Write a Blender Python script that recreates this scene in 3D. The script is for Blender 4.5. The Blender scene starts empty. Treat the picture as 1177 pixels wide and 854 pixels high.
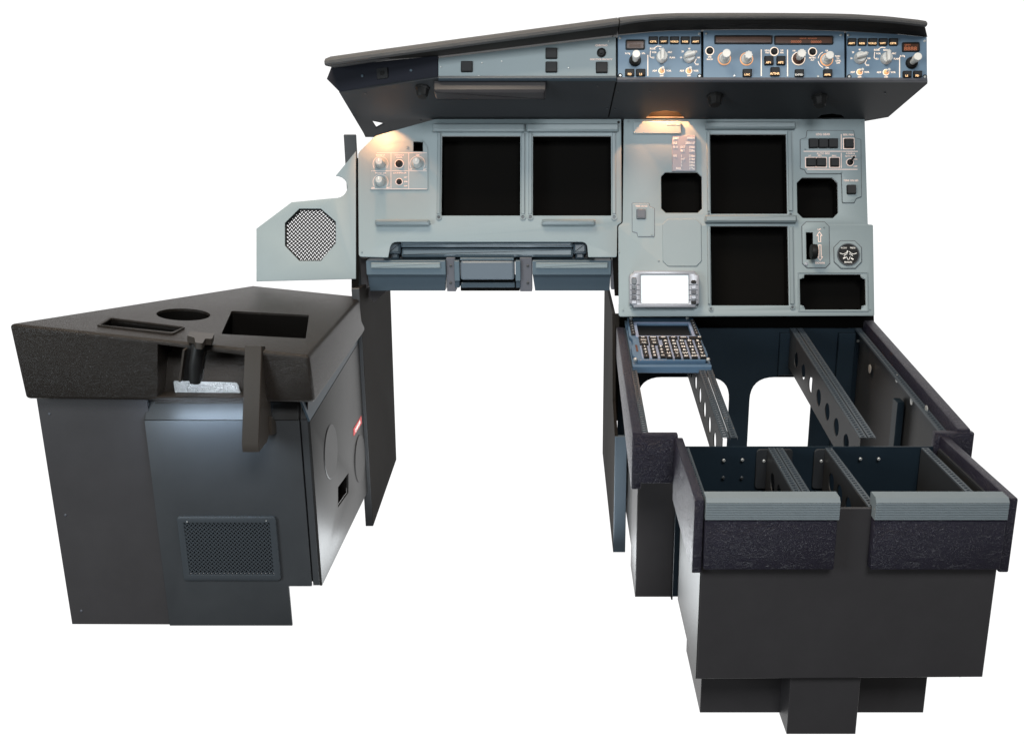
import bpy, bmesh, math, random
from mathutils import Vector, Matrix
random.seed(7)
R = math.radians
S = bpy.context.scene
COL = S.collection
# ------------------------------------------------------------------ camera numbers
PITCH, F, CX, CY = R(15.8), 1124.0, 648.0, 427.0
ZC = 0.89                                    # camera height above the floor (metres)
EYE = Vector((0, 0, ZC))
FW = Vector((0, math.cos(PITCH), -math.sin(PITCH)))
UPV = Vector((0, math.sin(PITCH), math.cos(PITCH)))
RT = Vector((1, 0, 0))

def ray(px, py):
    return RT * ((px - CX) / F) + UPV * (-(py - CY) / F) + FW

class Plane:
    """A real plane of the object: o + a*u + b*v + c*n."""
    def __init__(s, o, u, v):
        s.o = Vector(o); s.u = Vector(u).normalized()
        v = Vector(v); s.v = (v - s.u * v.dot(s.u)).normalized(); s.n = s.u.cross(s.v)
    def hit3(s, px, py):
        d = ray(px, py)
        return EYE + d * ((s.o - EYE).dot(s.n) / d.dot(s.n))
    def loc(s, p):
        p = Vector(p) - s.o
        return (p.dot(s.u), p.dot(s.v))
    def hit(s, px, py): return s.loc(s.hit3(px, py))
    def pts(s, lst): return [s.hit(*p) for p in lst]
    def w(s, a, b, c=0.0): return s.o + s.u * a + s.v * b + s.n * c
    def rect(s, x0, y0, x1, y1):
        ym, xm = (y0 + y1) / 2, (x0 + x1) / 2
        return (s.hit(x0, ym)[0], s.hit(xm, y1)[1], s.hit(x1, ym)[0], s.hit(xm, y0)[1])
    def px(s, px, py, n=1.0): return s.hit(px + n, py)[0] - s.hit(px, py)[0]
    def lift(s, c): return Plane(s.o + s.n * c, s.u, s.v)

def three(p0, p1, p2):
    p0, p1, p2 = Vector(p0), Vector(p1), Vector(p2)
    return Plane(p0, p1 - p0, p2 - p0)

# ------------------------------------------------------------------ planes
T = R(20)
MP = Plane((0, 2.02, ZC - .156), (1, 0, 0), (0, math.sin(T), math.cos(T)))          # instrument panels
TG = R(18)
GP = Plane((0, 1.93, ZC + .026), (1, 0, 0), (0, math.sin(TG), math.cos(TG)))        # glareshield front
UP = Plane((0, 1.93, ZC + .026), (1, 0, 0), (0, -.13, .075))                         # glareshield underside
CF = Plane((0, 1.49, ZC), (1, 0, 0), (0, 0, 1))                                      # console pad front
a_, b_ = CF.hit3(14, 374), CF.hit3(354, 409)
CT = Plane(a_, b_ - a_, (0, 1, 0))                                                   # console pad top
BF = Plane((0, 1.52, ZC), (1, 0, 0), (0, 0, 1))                                      # console body front
SP = Plane((-.415, 0, ZC), (0, 1, 0), (0, 0, 1))                                     # console body right side (+x)
SLOPE = (-.461 + .517) / (1.972 - 1.469)
BT = Plane((0, 1.469, ZC - .517), (1, 0, 0), (0, 1, SLOPE))                          # pedestal rear top
FT = Plane((0, 1.44, ZC - .53), (1, 0, 0), (0, 1, 0))                                # pedestal front top
LT = Plane((0, 1.972, ZC - .34), (1, 0, 0), (0, 0, 1))                               # trim under the panel
def frontal(y): return Plane((0, y, ZC), (1, 0, 0), (0, 0, 1))
def facing_left(x): return Plane((x, 0, ZC), (0, -1, 0), (0, 0, 1))
def facing_right(x): return Plane((x, 0, ZC), (0, 1, 0), (0, 0, 1))

# ------------------------------------------------------------------ materials
def mat(name, col, rough=.5, spec=.3, metal=0, var=0.0, vscale=40, bump=0.0, bscale=300, kind='noise', emit=None, es=1.0, rvar=0.0, cell=1.0, crease=22):
    m = bpy.data.materials.new(name); m.use_nodes = True
    nt = m.node_tree; b = nt.nodes['Principled BSDF']
    b.inputs['Base Color'].default_value = (*col, 1)
    b.inputs['Roughness'].default_value = rough
    b.inputs['Specular IOR Level'].default_value = spec
    b.inputs['Metallic'].default_value = metal
    if emit:
        b.inputs['Emission Color'].default_value = (*emit, 1); b.inputs['Emission Strength'].default_value = es
    tc = nt.nodes.new('ShaderNodeTexCoord')
    if var or rvar:
        n = nt.nodes.new('ShaderNodeTexNoise'); n.inputs['Scale'].default_value = vscale
        n.inputs['Detail'].default_value = 6; n.inputs['Roughness'].default_value = .65
        nt.links.new(tc.outputs['Object'], n.inputs['Vector'])
        if var:
            mx = nt.nodes.new('ShaderNodeMix'); mx.data_type = 'RGBA'
            mx.inputs['A'].default_value = (*[c * (1 - var) for c in col], 1)
            mx.inputs['B'].default_value = (*[c * (1 + var) for c in col], 1)
            nt.links.new(n.outputs['Fac'], mx.inputs['Factor']); nt.links.new(mx.outputs['Result'], b.inputs['Base Color'])
        if rvar:
            mr = nt.nodes.new('ShaderNodeMapRange')
            mr.inputs['To Min'].default_value = rough - rvar; mr.inputs['To Max'].default_value = rough + rvar
            nt.links.new(n.outputs['Fac'], mr.inputs['Value']); nt.links.new(mr.outputs['Result'], b.inputs['Roughness'])
    if bump:
        bp = nt.nodes.new('ShaderNodeBump'); bp.inputs['Strength'].default_value = bump; bp.inputs['Distance'].default_value = .001 if kind == 'noise' else .0022
        if kind == 'noise':
            t = nt.nodes.new('ShaderNodeTexNoise'); t.inputs['Scale'].default_value = bscale; t.inputs['Detail'].default_value = 3
            nt.links.new(tc.outputs['Object'], t.inputs['Vector']); nt.links.new(t.outputs['Fac'], bp.inputs['Height'])
        else:                                    # leather: cells plus long wrinkles
            t = nt.nodes.new('ShaderNodeTexVoronoi'); t.feature = 'DISTANCE_TO_EDGE'; t.inputs['Scale'].default_value = bscale
            w = nt.nodes.new('ShaderNodeTexNoise'); w.inputs['Scale'].default_value = crease; w.inputs['Detail'].default_value = 5
            w.inputs['Distortion'].default_value = 1.6
            mp = nt.nodes.new('ShaderNodeMapping'); mp.inputs['Scale'].default_value = (1, 1, 3.0); mp.inputs['Rotation'].default_value = (.2, .5, .3)
            nt.links.new(tc.outputs['Object'], mp.inputs['Vector']); nt.links.new(mp.outputs['Vector'], w.inputs['Vector'])
            nt.links.new(tc.outputs['Object'], t.inputs['Vector'])
            cr = nt.nodes.new('ShaderNodeMapRange'); cr.inputs['From Max'].default_value = .18; cr.clamp = True; cr.inputs['To Max'].default_value = cell
            nt.links.new(t.outputs['Distance'], cr.inputs['Value'])
            sb = nt.nodes.new('ShaderNodeMath'); sb.operation = 'SUBTRACT'; sb.inputs[1].default_value = .5
            nt.links.new(w.outputs['Fac'], sb.inputs[0])
            ab = nt.nodes.new('ShaderNodeMath'); ab.operation = 'ABSOLUTE'; nt.links.new(sb.outputs[0], ab.inputs[0])
            mm = nt.nodes.new('ShaderNodeMapRange'); mm.inputs['From Max'].default_value = .022; mm.clamp = True
            nt.links.new(ab.outputs[0], mm.inputs['Value'])
            ad = nt.nodes.new('ShaderNodeMath'); ad.operation = 'MULTIPLY_ADD'; ad.inputs[1].default_value = 1.4
            nt.links.new(mm.outputs['Result'], ad.inputs[0]); nt.links.new(cr.outputs['Result'], ad.inputs[2])
            nt.links.new(ad.outputs[0], bp.inputs['Height'])
        nt.links.new(bp.outputs['Normal'], b.inputs['Normal'])
    return m

M = {
 'panel':   mat('grey_green_panel_paint', (.238, .286, .300), .45, .3, var=.07, vscale=6, bump=.12, bscale=900),
 'bezel':   mat('grey_bezel_paint', (.190, .230, .243), .4, .35, var=.05, vscale=30),
 'trim':    mat('blue_grey_trim', (.080, .112, .136), .38, .4, var=.06, vscale=30),
 'trimdk':  mat('dark_blue_grey_trim', (.034, .052, .068), .4, .4, var=.08, vscale=30),
 'bracket': mat('mauve_grey_bracket', (.085, .088, .102), .45, .35, var=.1, vscale=30),
 'dark':    mat('charcoal_sheet_metal', (.0375, .0348, .0362), .42, .3, var=.22, vscale=9, bump=.1, bscale=1200, rvar=.05),
 'console': mat('warm_charcoal_sheet_metal', (.0425, .0395, .0405), .40, .3, var=.22, vscale=9, bump=.1, bscale=1200, rvar=.05),
 'cool':    mat('cool_charcoal_sheet_metal', (.0415, .0440, .0470), .36, .35, var=.2, vscale=9, bump=.1, bscale=1200, rvar=.05),
 'side':    mat('satin_side_metal', (.0185, .0178, .0172), .43, .25, var=.2, vscale=8, rvar=.05),
 'edge':    mat('blue_lit_edge_metal', (.055, .075, .095), .4, .4, var=.08, vscale=30),  # lighter blue base stands in for blue light along the column edge
 'column':  mat('brown_black_column_metal', (.016, .014, .0125), .6, .02, var=.15, vscale=8, rvar=.05),
 'navy':    mat('navy_interior_metal', (.0105, .0185, .0265), .42, .25, var=.15, vscale=12, rvar=.05),
 'rail':    mat('rail_metal', (.045, .056, .067), .4, .35, var=.1, vscale=60),
 'web':     mat('web_metal', (.026, .0275, .030), .45, .3, var=.1, vscale=30),
 'under':   mat('underside_metal', (.026, .028, .031), .5, .2, var=.12, vscale=10, bump=.08, bscale=1200),
 'ends':    mat('midnight_blue_metal', (.0125, .0135, .020), .5, .2, var=.1, vscale=12),
 'gleather':mat('black_leather_cover', (.075, .075, .076), .62, .3, bump=.5, bscale=520, kind='leather', var=.15, vscale=60),
 'roof':    mat('matt_black_roof', (.016, .015, .014), .8, .1),
 'bleather':mat('brown_black_leather', (.012, .009, .0068), .42, .15, bump=.35, bscale=600, kind='leather', var=.15, vscale=30),
 'btop':    mat('brown_black_leather_top', (.0135, .0104, .0083), .36, .22, bump=.3, bscale=600, kind='leather', var=.15, vscale=30),
 'nleather':mat('navy_leather', (.0150, .0128, .0235), .36, .4, bump=.55, bscale=480, kind='leather', var=.15, vscale=40, cell=.5, crease=26),
 'patch':   mat('bright_shine_leather', (.34, .35, .36), .3, .5, bump=.9, bscale=300, kind='leather'),  # pale base colour stands in for the bright shine on dark leather
 'brown':   mat('brown_painted_steel', (.030, .0245, .020), .4, .25, var=.08, vscale=20),
 'black':   mat('deep_black', (.0062, .0058, .0054), .9, .0),
 'bplast':  mat('black_plastic', (.010, .010, .010), .5, .2),
 'cap':     mat('dark_grey_key_cap', (.022, .022, .023), .55, .2),
 'fcu':     mat('steel_blue_panel_paint', (.148, .222, .300), .42, .3, var=.04, vscale=20),
 'knob':    mat('light_grey_knob', (.64, .63, .60), .4, .35),
 'knobdk':  mat('panel_grey_knob', (.42, .46, .46), .45, .3),
 'drawer':  mat('grey_blue_drawer', (.105, .130, .155), .38, .4, var=.06, vscale=30),
 'placard': mat('pale_grey_placard', (.25, .26, .30), .45, .3),
 'screw':   mat('screw_steel', (.50, .50, .48), .35, .5, metal=.5),
 'screwdk': mat('dark_screw', (.06, .065, .07), .4, .5, metal=.5),
 'amber':   mat('amber_backlit_legend', (.9, .6, .35), .5, .2, emit=(1, .60, .26), es=.85),
 'cream':   mat('cream_backlit_legend', (.85, .72, .6), .5, .2, emit=(1, .76, .58), es=.55),
 'white':   mat('white_legend', (.82, .80, .76), .5, .2, emit=(1, .95, .9), es=.06),
 'pink':    mat('pale_pink_print', (.86, .66, .58), .5, .2, emit=(1, .75, .66), es=.12),
 'faint':   mat('faint_pink_print', (.60, .52, .49), .5, .2),
 'orange':  mat('orange_backlit_ring', (.8, .4, .2), .5, .2, emit=(1, .45, .18), es=.45),
 'lcd':     mat('unlit_amber_display', (.075, .034, .021), .25, .3, var=.25, vscale=90),
 'seg':     mat('amber_display_segments', (.30, .10, .05), .4, .2, emit=(1, .30, .12), es=.16),
 'segdim':  mat('unlit_display_segments', (.10, .05, .03), .4, .2),
 'screen':  mat('white_lit_screen', (.35, .38, .39), .25, .2, emit=(.90, .98, 1.0), es=.66),
 'alu':     mat('pale_aluminium', (.27, .28, .31), .35, .4, metal=.2, var=.05),
 'mcdu':    mat('mid_blue_keypad_paint', (.075, .130, .20), .4, .35, var=.05, vscale=40),
 'mcdulite':mat('pale_blue_keypad_face', (.20, .25, .36), .4, .35, var=.05, vscale=40),
 'glass':   mat('dark_screen_glass', (.005, .005, .005), .3, .03),
 'rust':    mat('rust_brown_lens', (.09, .035, .02), .4, .3),
 'mesh':    mat('black_speaker_mesh', (.006, .006, .007), .6, .1),
 'grille':  mat('slate_grille_paint', (.040, .046, .052), .42, .35, var=.05),
 'rib':     mat('ribbed_grey_rubber', (.150, .176, .188), .5, .3, var=.07, vscale=50),
 'sticker': mat('red_sticker', (.65, .10, .10), .5, .2),
 'lamp':    mat('lamp_lens', (.8, .6, .4), .3, .3, emit=(1, .55, .22), es=1.0),
}

# ------------------------------------------------------------------ objects
def thing(name, label, cat, loc, group=None):
    o = bpy.data.objects.new(name, None); COL.objects.link(o)
    o.location = loc; o.empty_display_size = .02
    o['label'] = label; o['category'] = cat
    if group: o['group'] = group
    o['_w'] = [0, 0, 0]; del o['_w']
    return o
WORLD = {}
def wpos(o):
    p = Vector((0, 0, 0))
    while o: p += WORLD.get(o.name, o.location); o = o.parent
    return p

class MB:
    def __init__(s): s.bm = bmesh.new()
    def poly(s, ps):
        try: return s.bm.faces.new([s.bm.verts.new(p) for p in ps])
        except ValueError: return None
    def prism(s, P, pts, c0, c1, bev=0.0, cap0=True):
        pts = ccw(pts); rings = []
        rings.append([P.w(a, b, c0) for a, b in pts])
        if bev:
            rings.append([P.w(a, b, c1 - bev) for a, b in pts])
            rings.append([P.w(a, b, c1) for a, b in inset(pts, bev)])
        else: rings.append([P.w(a, b, c1) for a, b in pts])
        vr = [[s.bm.verts.new(p) for p in r] for r in rings]
        n = len(pts)
        for r0, r1 in zip(vr, vr[1:]):
            for i in range(n): s.bm.faces.new((r0[i], r0[(i + 1) % n], r1[(i + 1) % n], r1[i]))
        s.bm.faces.new(vr[-1])
        if cap0: s.bm.faces.new(vr[0][::-1])
        return s
    def well(s, P, pts, c0, c1):             # open box: walls and bottom, seen from inside
        pts = ccw(pts); n = len(pts)
        t = [s.bm.verts.new(P.w(a, b, c1)) for a, b in pts]; q = [s.bm.verts.new(P.w(a, b, c0)) for a, b in pts]
        for i in range(n): s.bm.faces.new((t[i], t[(i + 1) % n], q[(i + 1) % n], q[i]))
        s.bm.faces.new(q); return s
    def lathe(s, P, a, b, prof, n=24, star=0, amp=0.0, tilt=None):
        """prof: (radius, c) from bottom to top"""
        rings = []
        for r, c in prof:
            rg = []
            for i in range(n):
                t = 2 * math.pi * i / n
                rr = r * (1 + amp * math.cos(star * t)) if star else r
                rg.append(s.bm.verts.new(P.w(a + rr * math.cos(t), b + rr * math.sin(t), c)))
            rings.append(rg)
        for r0, r1 in zip(rings, rings[1:]):
            for i in range(n): s.bm.faces.new((r0[i], r0[(i + 1) % n], r1[(i + 1) % n], r1[i]))
        s.bm.faces.new(rings[-1]); s.bm.faces.new(rings[0][::-1]); return s
    def ring(s, P, a, b, r0, r1, c0, c1, n=28, t0=0, t1=360):
        full = t1 - t0 >= 360; m = n + (0 if full else 1)
        A = []
        for i in range(m):
            t = R(t0 + (t1 - t0) * i / n); ct, st = math.cos(t), math.sin(t)
            A.append([s.bm.verts.new(P.w(a + r * ct, b + r * st, c)) for r, c in ((r1, c0), (r1, c1), (r0, c1), (r0, c0))])
        for i in range(n):
            x, y = A[i], A[(i + 1) % m]
            for k in range(4): s.bm.faces.new((x[k], y[k], y[(k + 1) % 4], x[(k + 1) % 4]))
        if not full: s.bm.faces.new(A[0]); s.bm.faces.new(A[-1][::-1])
        return s
    def mesh(s, me, M4):
        b2 = bmesh.new(); b2.from_mesh(me); b2.transform(M4)
        tmp = bpy.data.meshes.new('tmp'); b2.to_mesh(tmp); b2.free(); s.bm.from_mesh(tmp); bpy.data.meshes.remove(tmp)
        return s
    def plate(s, P, outer, holes, c0, c1, bev=0.0):
        s.mesh(plate_mesh(outer, holes, c1 - c0, bev), frame(P, 0, 0, (c0 + c1) / 2)); return s
    def cellplate(s, P, cells, c0, c1):
        """cells: (outer quad, hole quad) pairs; quads wind the same way and start at matching corners"""
        for o, h in cells:
            O1 = [s.bm.verts.new(P.w(a, b, c1)) for a, b in o]; H1 = [s.bm.verts.new(P.w(a, b, c1)) for a, b in h]
            H0 = [s.bm.verts.new(P.w(a, b, c0)) for a, b in h]
            for i in range(4):
                j = (i + 1) % 4
                s.bm.faces.new((O1[i], O1[j], H1[j], H1[i])); s.bm.faces.new((H1[i], H1[j], H0[j], H0[i]))
        bmesh.ops.remove_doubles(s.bm, verts=s.bm.verts[:], dist=1e-5); return s
    def text(s, P, txt, px, py, hpx, al='CENTER', wide=1.0, bold=0.014, c=.0004):
        a, b = P.hit(px, py); h = P.px(px, py, hpx)
        s.mesh(text_mesh(txt, al, bold), frame(P, a, b, c) @ Matrix.Diagonal((h / .70 * wide, h / .70, .0006, 1))); return s
    def bar(s, P, p, q, wpx, c0=0, c1=.0008):
        (a0, b0), (a1, b1) = P.hit(*p), P.hit(*q); w = P.px(p[0], p[1], wpx) / 2
        d = Vector((a1 - a0, b1 - b0)).normalized(); nx, ny = -d.y * w, d.x * w
        return s.prism(P, [(a0 + nx, b0 + ny), (a0 - nx, b0 - ny), (a1 - nx, b1 - ny), (a1 + nx, b1 + ny)], c0, c1)
    def tube(s, path, r, n=10):
        path = [Vector(p) for p in path]; rings = []
        for i, p in enumerate(path):
            d = (path[min(i + 1, len(path) - 1)] - path[max(i - 1, 0)]).normalized()
            x = d.orthogonal().normalized() if i == 0 else (rings_x - d * rings_x.dot(d)).normalized()
            rings_x = x; y = d.cross(x); rr = r[i] if isinstance(r, (list, tuple)) else r
            rings.append([s.bm.verts.new(p + x * rr * math.cos(2 * math.pi * k / n) + y * rr * math.sin(2 * math.pi * k / n)) for k in range(n)])
        for r0, r1 in zip(rings, rings[1:]):
            for i in range(n): s.bm.faces.new((r0[i], r0[(i + 1) % n], r1[(i + 1) % n], r1[i]))
        s.bm.faces.new(rings[-1]); s.bm.faces.new(rings[0][::-1]); return s
    def build(s, name, m, parent=None, label=None, smooth=32):
        bmesh.ops.recalc_face_normals(s.bm, faces=s.bm.faces[:]) if not getattr(s, 'keepn', False) else None
        vs = [v.co for v in s.bm.verts]
        lo = Vector([min(v[i] for v in vs) for i in range(3)]); hi = Vector([max(v[i] for v in vs) for i in range(3)])
        c = (lo + hi) / 2
        for v in s.bm.verts: v.co -= c
        me = bpy.data.meshes.new(name); s.bm.to_mesh(me); s.bm.free()
        me.materials.append(M[m] if isinstance(m, str) else m)
        if smooth:
            me.shade_smooth(); me.set_sharp_from_angle(angle=R(smooth))
        o = bpy.data.objects.new(name, me); COL.objects.link(o)
        if parent: o.parent = parent; o.location = c - wpos(parent)
        else: o.location = c
        if label: o['label'] = label
        return o

def frame(P, a, b, c):
    m = Matrix.Identity(4); o = P.w(a, b, c)
    for i in range(3): m[i][0], m[i][1], m[i][2], m[i][3] = P.u[i], P.v[i], P.n[i], o[i]
    return m
def area(p): return sum(p[i][0] * p[(i + 1) % len(p)][1] - p[(i + 1) % len(p)][0] * p[i][1] for i in range(len(p))) / 2
def ccw(p): return list(p) if area(p) > 0 else list(p)[::-1]
def inset(p, d):
    out = []; n = len(p)
    for i in range(n):
        a, b, c = Vector(p[i - 1]), Vector(p[i]), Vector(p[(i + 1) % n])
        e0, e1 = (b - a).normalized(), (c - b).normalized()
        n0, n1 = Vector((-e0.y, e0.x)), Vector((-e1.y, e1.x))
        k = max(1 + n0.dot(n1), .35)
        q = b + (n0 + n1) * (d / k); out.append((q.x, q.y))
    return out
def roundp(p, r, n=4):
    """rounded corners; r one radius or one per corner"""
    out = []; L = len(p)
    for i in range(L):
        rr = r[i] if isinstance(r, (list, tuple)) else r
        a, b, c = Vector(p[i - 1]), Vector(p[i]), Vector(p[(i + 1) % L])
        if rr <= 0: out.append((b.x, b.y)); continue
        d0, d1 = (a - b), (c - b); k = min(rr, d0.length * .49, d1.length * .49)
        s, e = b + d0.normalized() * k, b + d1.normalized() * k
        for j in range(n + 1):
            t = j / n; q = s * (1 - t) ** 2 + b * 2 * t * (1 - t) + e * t * t; out.append((q.x, q.y))
    return out
def box2(r): a0, b0, a1, b1 = r; return [(a0, b0), (a1, b0), (a1, b1), (a0, b1)]
def rrect(r, rad): return roundp(box2(r), rad)
def oct2(r, c):
    a0, b0, a1, b1 = r
    return [(a0 + c, b0), (a1 - c, b0), (a1, b0 + c), (a1, b1 - c), (a1 - c, b1), (a0 + c, b1), (a0, b1 - c), (a0, b0 + c)]
def circ(a, b, r, n=28): return [(a + r * math.cos(2 * math.pi * i / n), b + r * math.sin(2 * math.pi * i / n)) for i in range(n)]
def grow(r, d): return (r[0] - d, r[1] - d, r[2] + d, r[3] + d)

def plate_mesh(outer, holes, th, bev):
    cu = bpy.data.curves.new('c', 'CURVE'); cu.dimensions = '2D'; cu.fill_mode = 'BOTH'
    cu.extrude = th / 2 - bev; cu.bevel_depth = bev; cu.bevel_resolution = 1; cu.offset = -bev
    for k, p in enumerate([outer] + list(holes)):
        p = ccw(p)
        if k: p = p[::-1]
        sp = cu.splines.new('POLY'); sp.points.add(len(p) - 1); sp.use_cyclic_u = True
        for q, (a, b) in zip(sp.points, p): q.co = (a, b, 0, 1)
    o = bpy.data.objects.new('c', cu); me = bpy.data.meshes.new_from_object(o)
    bpy.data.objects.remove(o); bpy.data.curves.remove(cu)
    bm = bmesh.new(); bm.from_mesh(me); bmesh.ops.remove_doubles(bm, verts=bm.verts[:], dist=1e-6); bm.to_mesh(me); bm.free()
    return me
TXT = {}
def text_mesh(txt, al, bold):
    k = (txt, al, bold)
    if k not in TXT:
        cu = bpy.data.curves.new('t', 'FONT'); cu.body = txt; cu.align_x = al; cu.align_y = 'CENTER'
        cu.resolution_u = 2; cu.extrude = .5; cu.size = 1; cu.offset = bold; cu.space_line = .85
        o = bpy.data.objects.new('t', cu); TXT[k] = bpy.data.meshes.new_from_object(o)
        bpy.data.objects.remove(o); bpy.data.curves.remove(cu)
    return TXT[k]

def boolean_cut(o, cutters):
    for c in cutters:
        md = o.modifiers.new('b', 'BOOLEAN'); md.object = c; md.operation = 'DIFFERENCE'; md.solver = 'EXACT'
    bpy.context.view_layer.update()
    dg = bpy.context.evaluated_depsgraph_get()
    me = bpy.data.meshes.new_from_object(o.evaluated_get(dg), depsgraph=dg)
    o.modifiers.clear(); old = o.data; o.data = me; me.name = old.name
    while len(me.materials) > 1: me.materials.pop()
    for c in cutters: bpy.data.objects.remove(c)
    me.shade_smooth(); me.set_sharp_from_angle(angle=R(32))

def screw(P, px, py, rpx, parent, m='screw', c=0.0, h=.0016, washer=False):
    a, b = P.hit(px, py); r = P.px(px, py, rpx)
    k = MB().lathe(P, a, b, [(r, c), (r, c + h * .6), (r * .7, c + h)], 12)
    o = k.build('screw', m, parent)
    if washer: MB().ring(P, a, b, r * 1.02, r * 1.75, c, c + h * .5, 16).build('washer', 'bplast', o)
    return o

def weave(poly, ctr, half, pitch, L, W):
    """basket-weave perforation laid at 45 degrees: square cells, each with one slot, neighbours turned by 90 degrees"""
    n = int(half * 1.45 / pitch) + 1; out = []; c_ = math.sqrt(.5)
    def rot(x, y): return (ctr[0] + (x - y) * c_, ctr[1] + (x + y) * c_)
    for i in range(-n, n):
        for j in range(-n, n):
            x, y = i * pitch, j * pitch; ca, cb = x + pitch / 2, y + pitch / 2
            if not inside(rot(ca, cb), poly): continue
            l, w = (L / 2, W / 2) if (i + j) % 2 else (W / 2, L / 2)
            o = [(x, y), (x + pitch, y), (x + pitch, y + pitch), (x, y + pitch)]
            h = [(ca - l, cb - w), (ca + l, cb - w), (ca + l, cb + w), (ca - l, cb + w)]
            out.append(([rot(*p) for p in o], [rot(*p) for p in h]))
    return out
def inside(p, poly):
    c = False; n = len(poly); x, y = p
    for i in range(n):
        (x0, y0), (x1, y1) = poly[i], poly[i - 1]
        if (y0 > y) != (y1 > y) and x < (x1 - x0) * (y - y0) / (y1 - y0) + x0: c = not c
    return c

# ================================================================== captain's instrument panel
def R_(P, *r): return P.rect(*r)
cp = thing('instrument_panel', 'pale grey-green left instrument panel with two large square black openings side by side', 'instrument panel', MP.hit3(560, 295))
outer = roundp(MP.pts([(411.5, 176), (431, 156.5), (506, 135.5), (714, 135.5), (714.5, 256), (709.5, 259), (709, 295.6), (676, 295.6), (674.8, 278), (449.5, 278), (446, 296), (412.3, 295)]),
               [.006, .006, .02, .002, .003, .003, .004, .002, .012, .012, .002, .006])
DU = [R_(MP, 507.6, 156.5, 598, 248), R_(MP, 612.5, 156.5, 702.5, 248)]
sq = R_(MP, 475.3, 163.6, 486.2, 174.6)
MB().plate(MP, outer, [box2(DU[0]), box2(DU[1]), box2(sq)], -.004, 0, .0009).build('face_plate', 'panel', cp)
for d in DU: MB().well(MP, box2(d), -.04, -.0035).build('display_well', 'black', cp)
def bezel_bar(parent, x0, y0, x1, y1, h=.004, m='bezel', P=MP):
    return MB().prism(P, rrect(R_(P, x0, y0, x1, y1), .0012), -.0005, h, .0009).build('bezel_bar', m, parent)
for x0, x1 in ((502.6, 506.4), (599.4, 603.2), (607.6, 611.4), (703.6, 707.4)): bezel_bar(cp, x0, 153.6, x1, 246.5)
for x0, x1 in ((497.3, 603.6), (605.0, 711)):
    MB().prism(MP, rrect(R_(MP, x0, 143.8, x1, 152.4), .004), -.0005, .011, .003).build('header_bar', 'bezel', cp)
for x in (504.4, 601.0, 609.6, 705.8):
    a, b = MP.hit(x, 250); r = MP.px(x, 250, 3.4)
    o = MB().ring(MP, a, b, r * .6, r, -.0005, .0028, 18).build('corner_fastener', 'bezel', cp)
    MB().lathe(MP, a, b, [(r * .42, -.0005), (r * .42, .002)], 12).build('screw', 'screwdk', o)
for x0, x1, y in ((432.2, 494.8, 257), (622.8, 684.3, 256.7)):
    MB().prism(MP, roundp(box2(R_(MP, x0, y - 3, x1, y + 2.6)), .004), -.0005, .016, .004).build('ledge_bar', 'bezel', cp)
screw(MP, 711, 141, 1.6, cp, 'bplast')
for x, y in ((711.5, 290), (416, 290)): screw(MP, x, y, 1.1, cp, 'bezel')

BKP = MP.lift(-.0075)
MB().prism(BKP, BKP.pts([(404, 182), (412, 182), (412, 335), (404, 335)]), -.002, 0).build('backing_strip', 'black', cp)
MB().prism(BKP, BKP.pts([(704, 137), (724, 137), (724, 340), (706.5, 340), (704, 300)]), -.002, 0).build('backing_strip', 'black', cp)
# lighting control panel with round knobs
lp = thing('control_panel', 'pale control panel of round knobs and pink lines under the left warm lamp', 'control panel', MP.hit3(458, 219))
lo = roundp(MP.pts([(425.6, 219), (492, 219), (491.8, 170), (485, 160.5), (474, 162.3), (436, 170), (425.8, 182)]), [.003, .003, .006, .008, .004, .01, .008])
MB().plate(MP, lo, [box2(sq)], -.0005, .0022, .0008).build('face_plate', 'panel', lp)
MB().well(MP, box2(sq), -.03, .0020).build('square_socket', 'black', lp)
LPP = MP.lift(.0022)
ln = MB()
for p, q in (((433, 176), (490.5, 176)), ((426.5, 196.8), (490.5, 196.8)), ((426.5, 217.4), (490.5, 217.4)), ((449.4, 176.5), (449.4, 217)), ((469.8, 176.5), (469.8, 217))): ln.bar(LPP, p, q, .75, 0, .0003)
ln.build('printed_lines', 'faint', lp)
for t, x, y, h in (('FLOOD LT', 437.5, 178.7, 1.5), ('CONSOLE', 459, 178.7, 1.6), ('FLOOR', 459, 181.4, 1.5), ('DIM', 480, 178.6, 1.6), ('PFD/ND XFR', 437.6, 199.4, 1.6), ('LOUDSPEAKER', 459.6, 199.3, 1.6),
                   ('BRT', 466.4, 204.3, 1.5), ('DIM', 466.6, 209.3, 1.5), ('OFF', 466.4, 214.2, 1.5), ('OFF', 428.9, 216.2, 1.5), ('BRT', 446.2, 216.2, 1.5), ('OFF', 471.8, 195.2, 1.4), ('BRT', 488.2, 195.2, 1.4)):
    MB().text(LPP, t, x, y, h).build('lettering', 'pink', lp)
for x, y in ((437.4, 188.6), (479.8, 188.4), (437.4, 209.4)):
    a, b = LPP.hit(x, y); u = LPP.px(x, y, 1)
    k = MB().lathe(LPP, a, b, [(u * 5.6, 0), (u * 5.4, .005), (u * 4.6, .007), (u * 4.2, .017), (u * 3.7, .019)], 28).build('knob', 'knobdk', lp)
    MB().prism(LPP, [(a - .0007, b), (a + .0007, b), (a + .0007, b + u * 3.4), (a - .0007, b + u * 3.4)], .0188, .0195).build('pointer', 'white', k)
    MB().ring(LPP, a, b, u * 8.3, u * 9.0, 0, .0003, 30, -35, 215).build('scale_arc', 'faint', lp)
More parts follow.
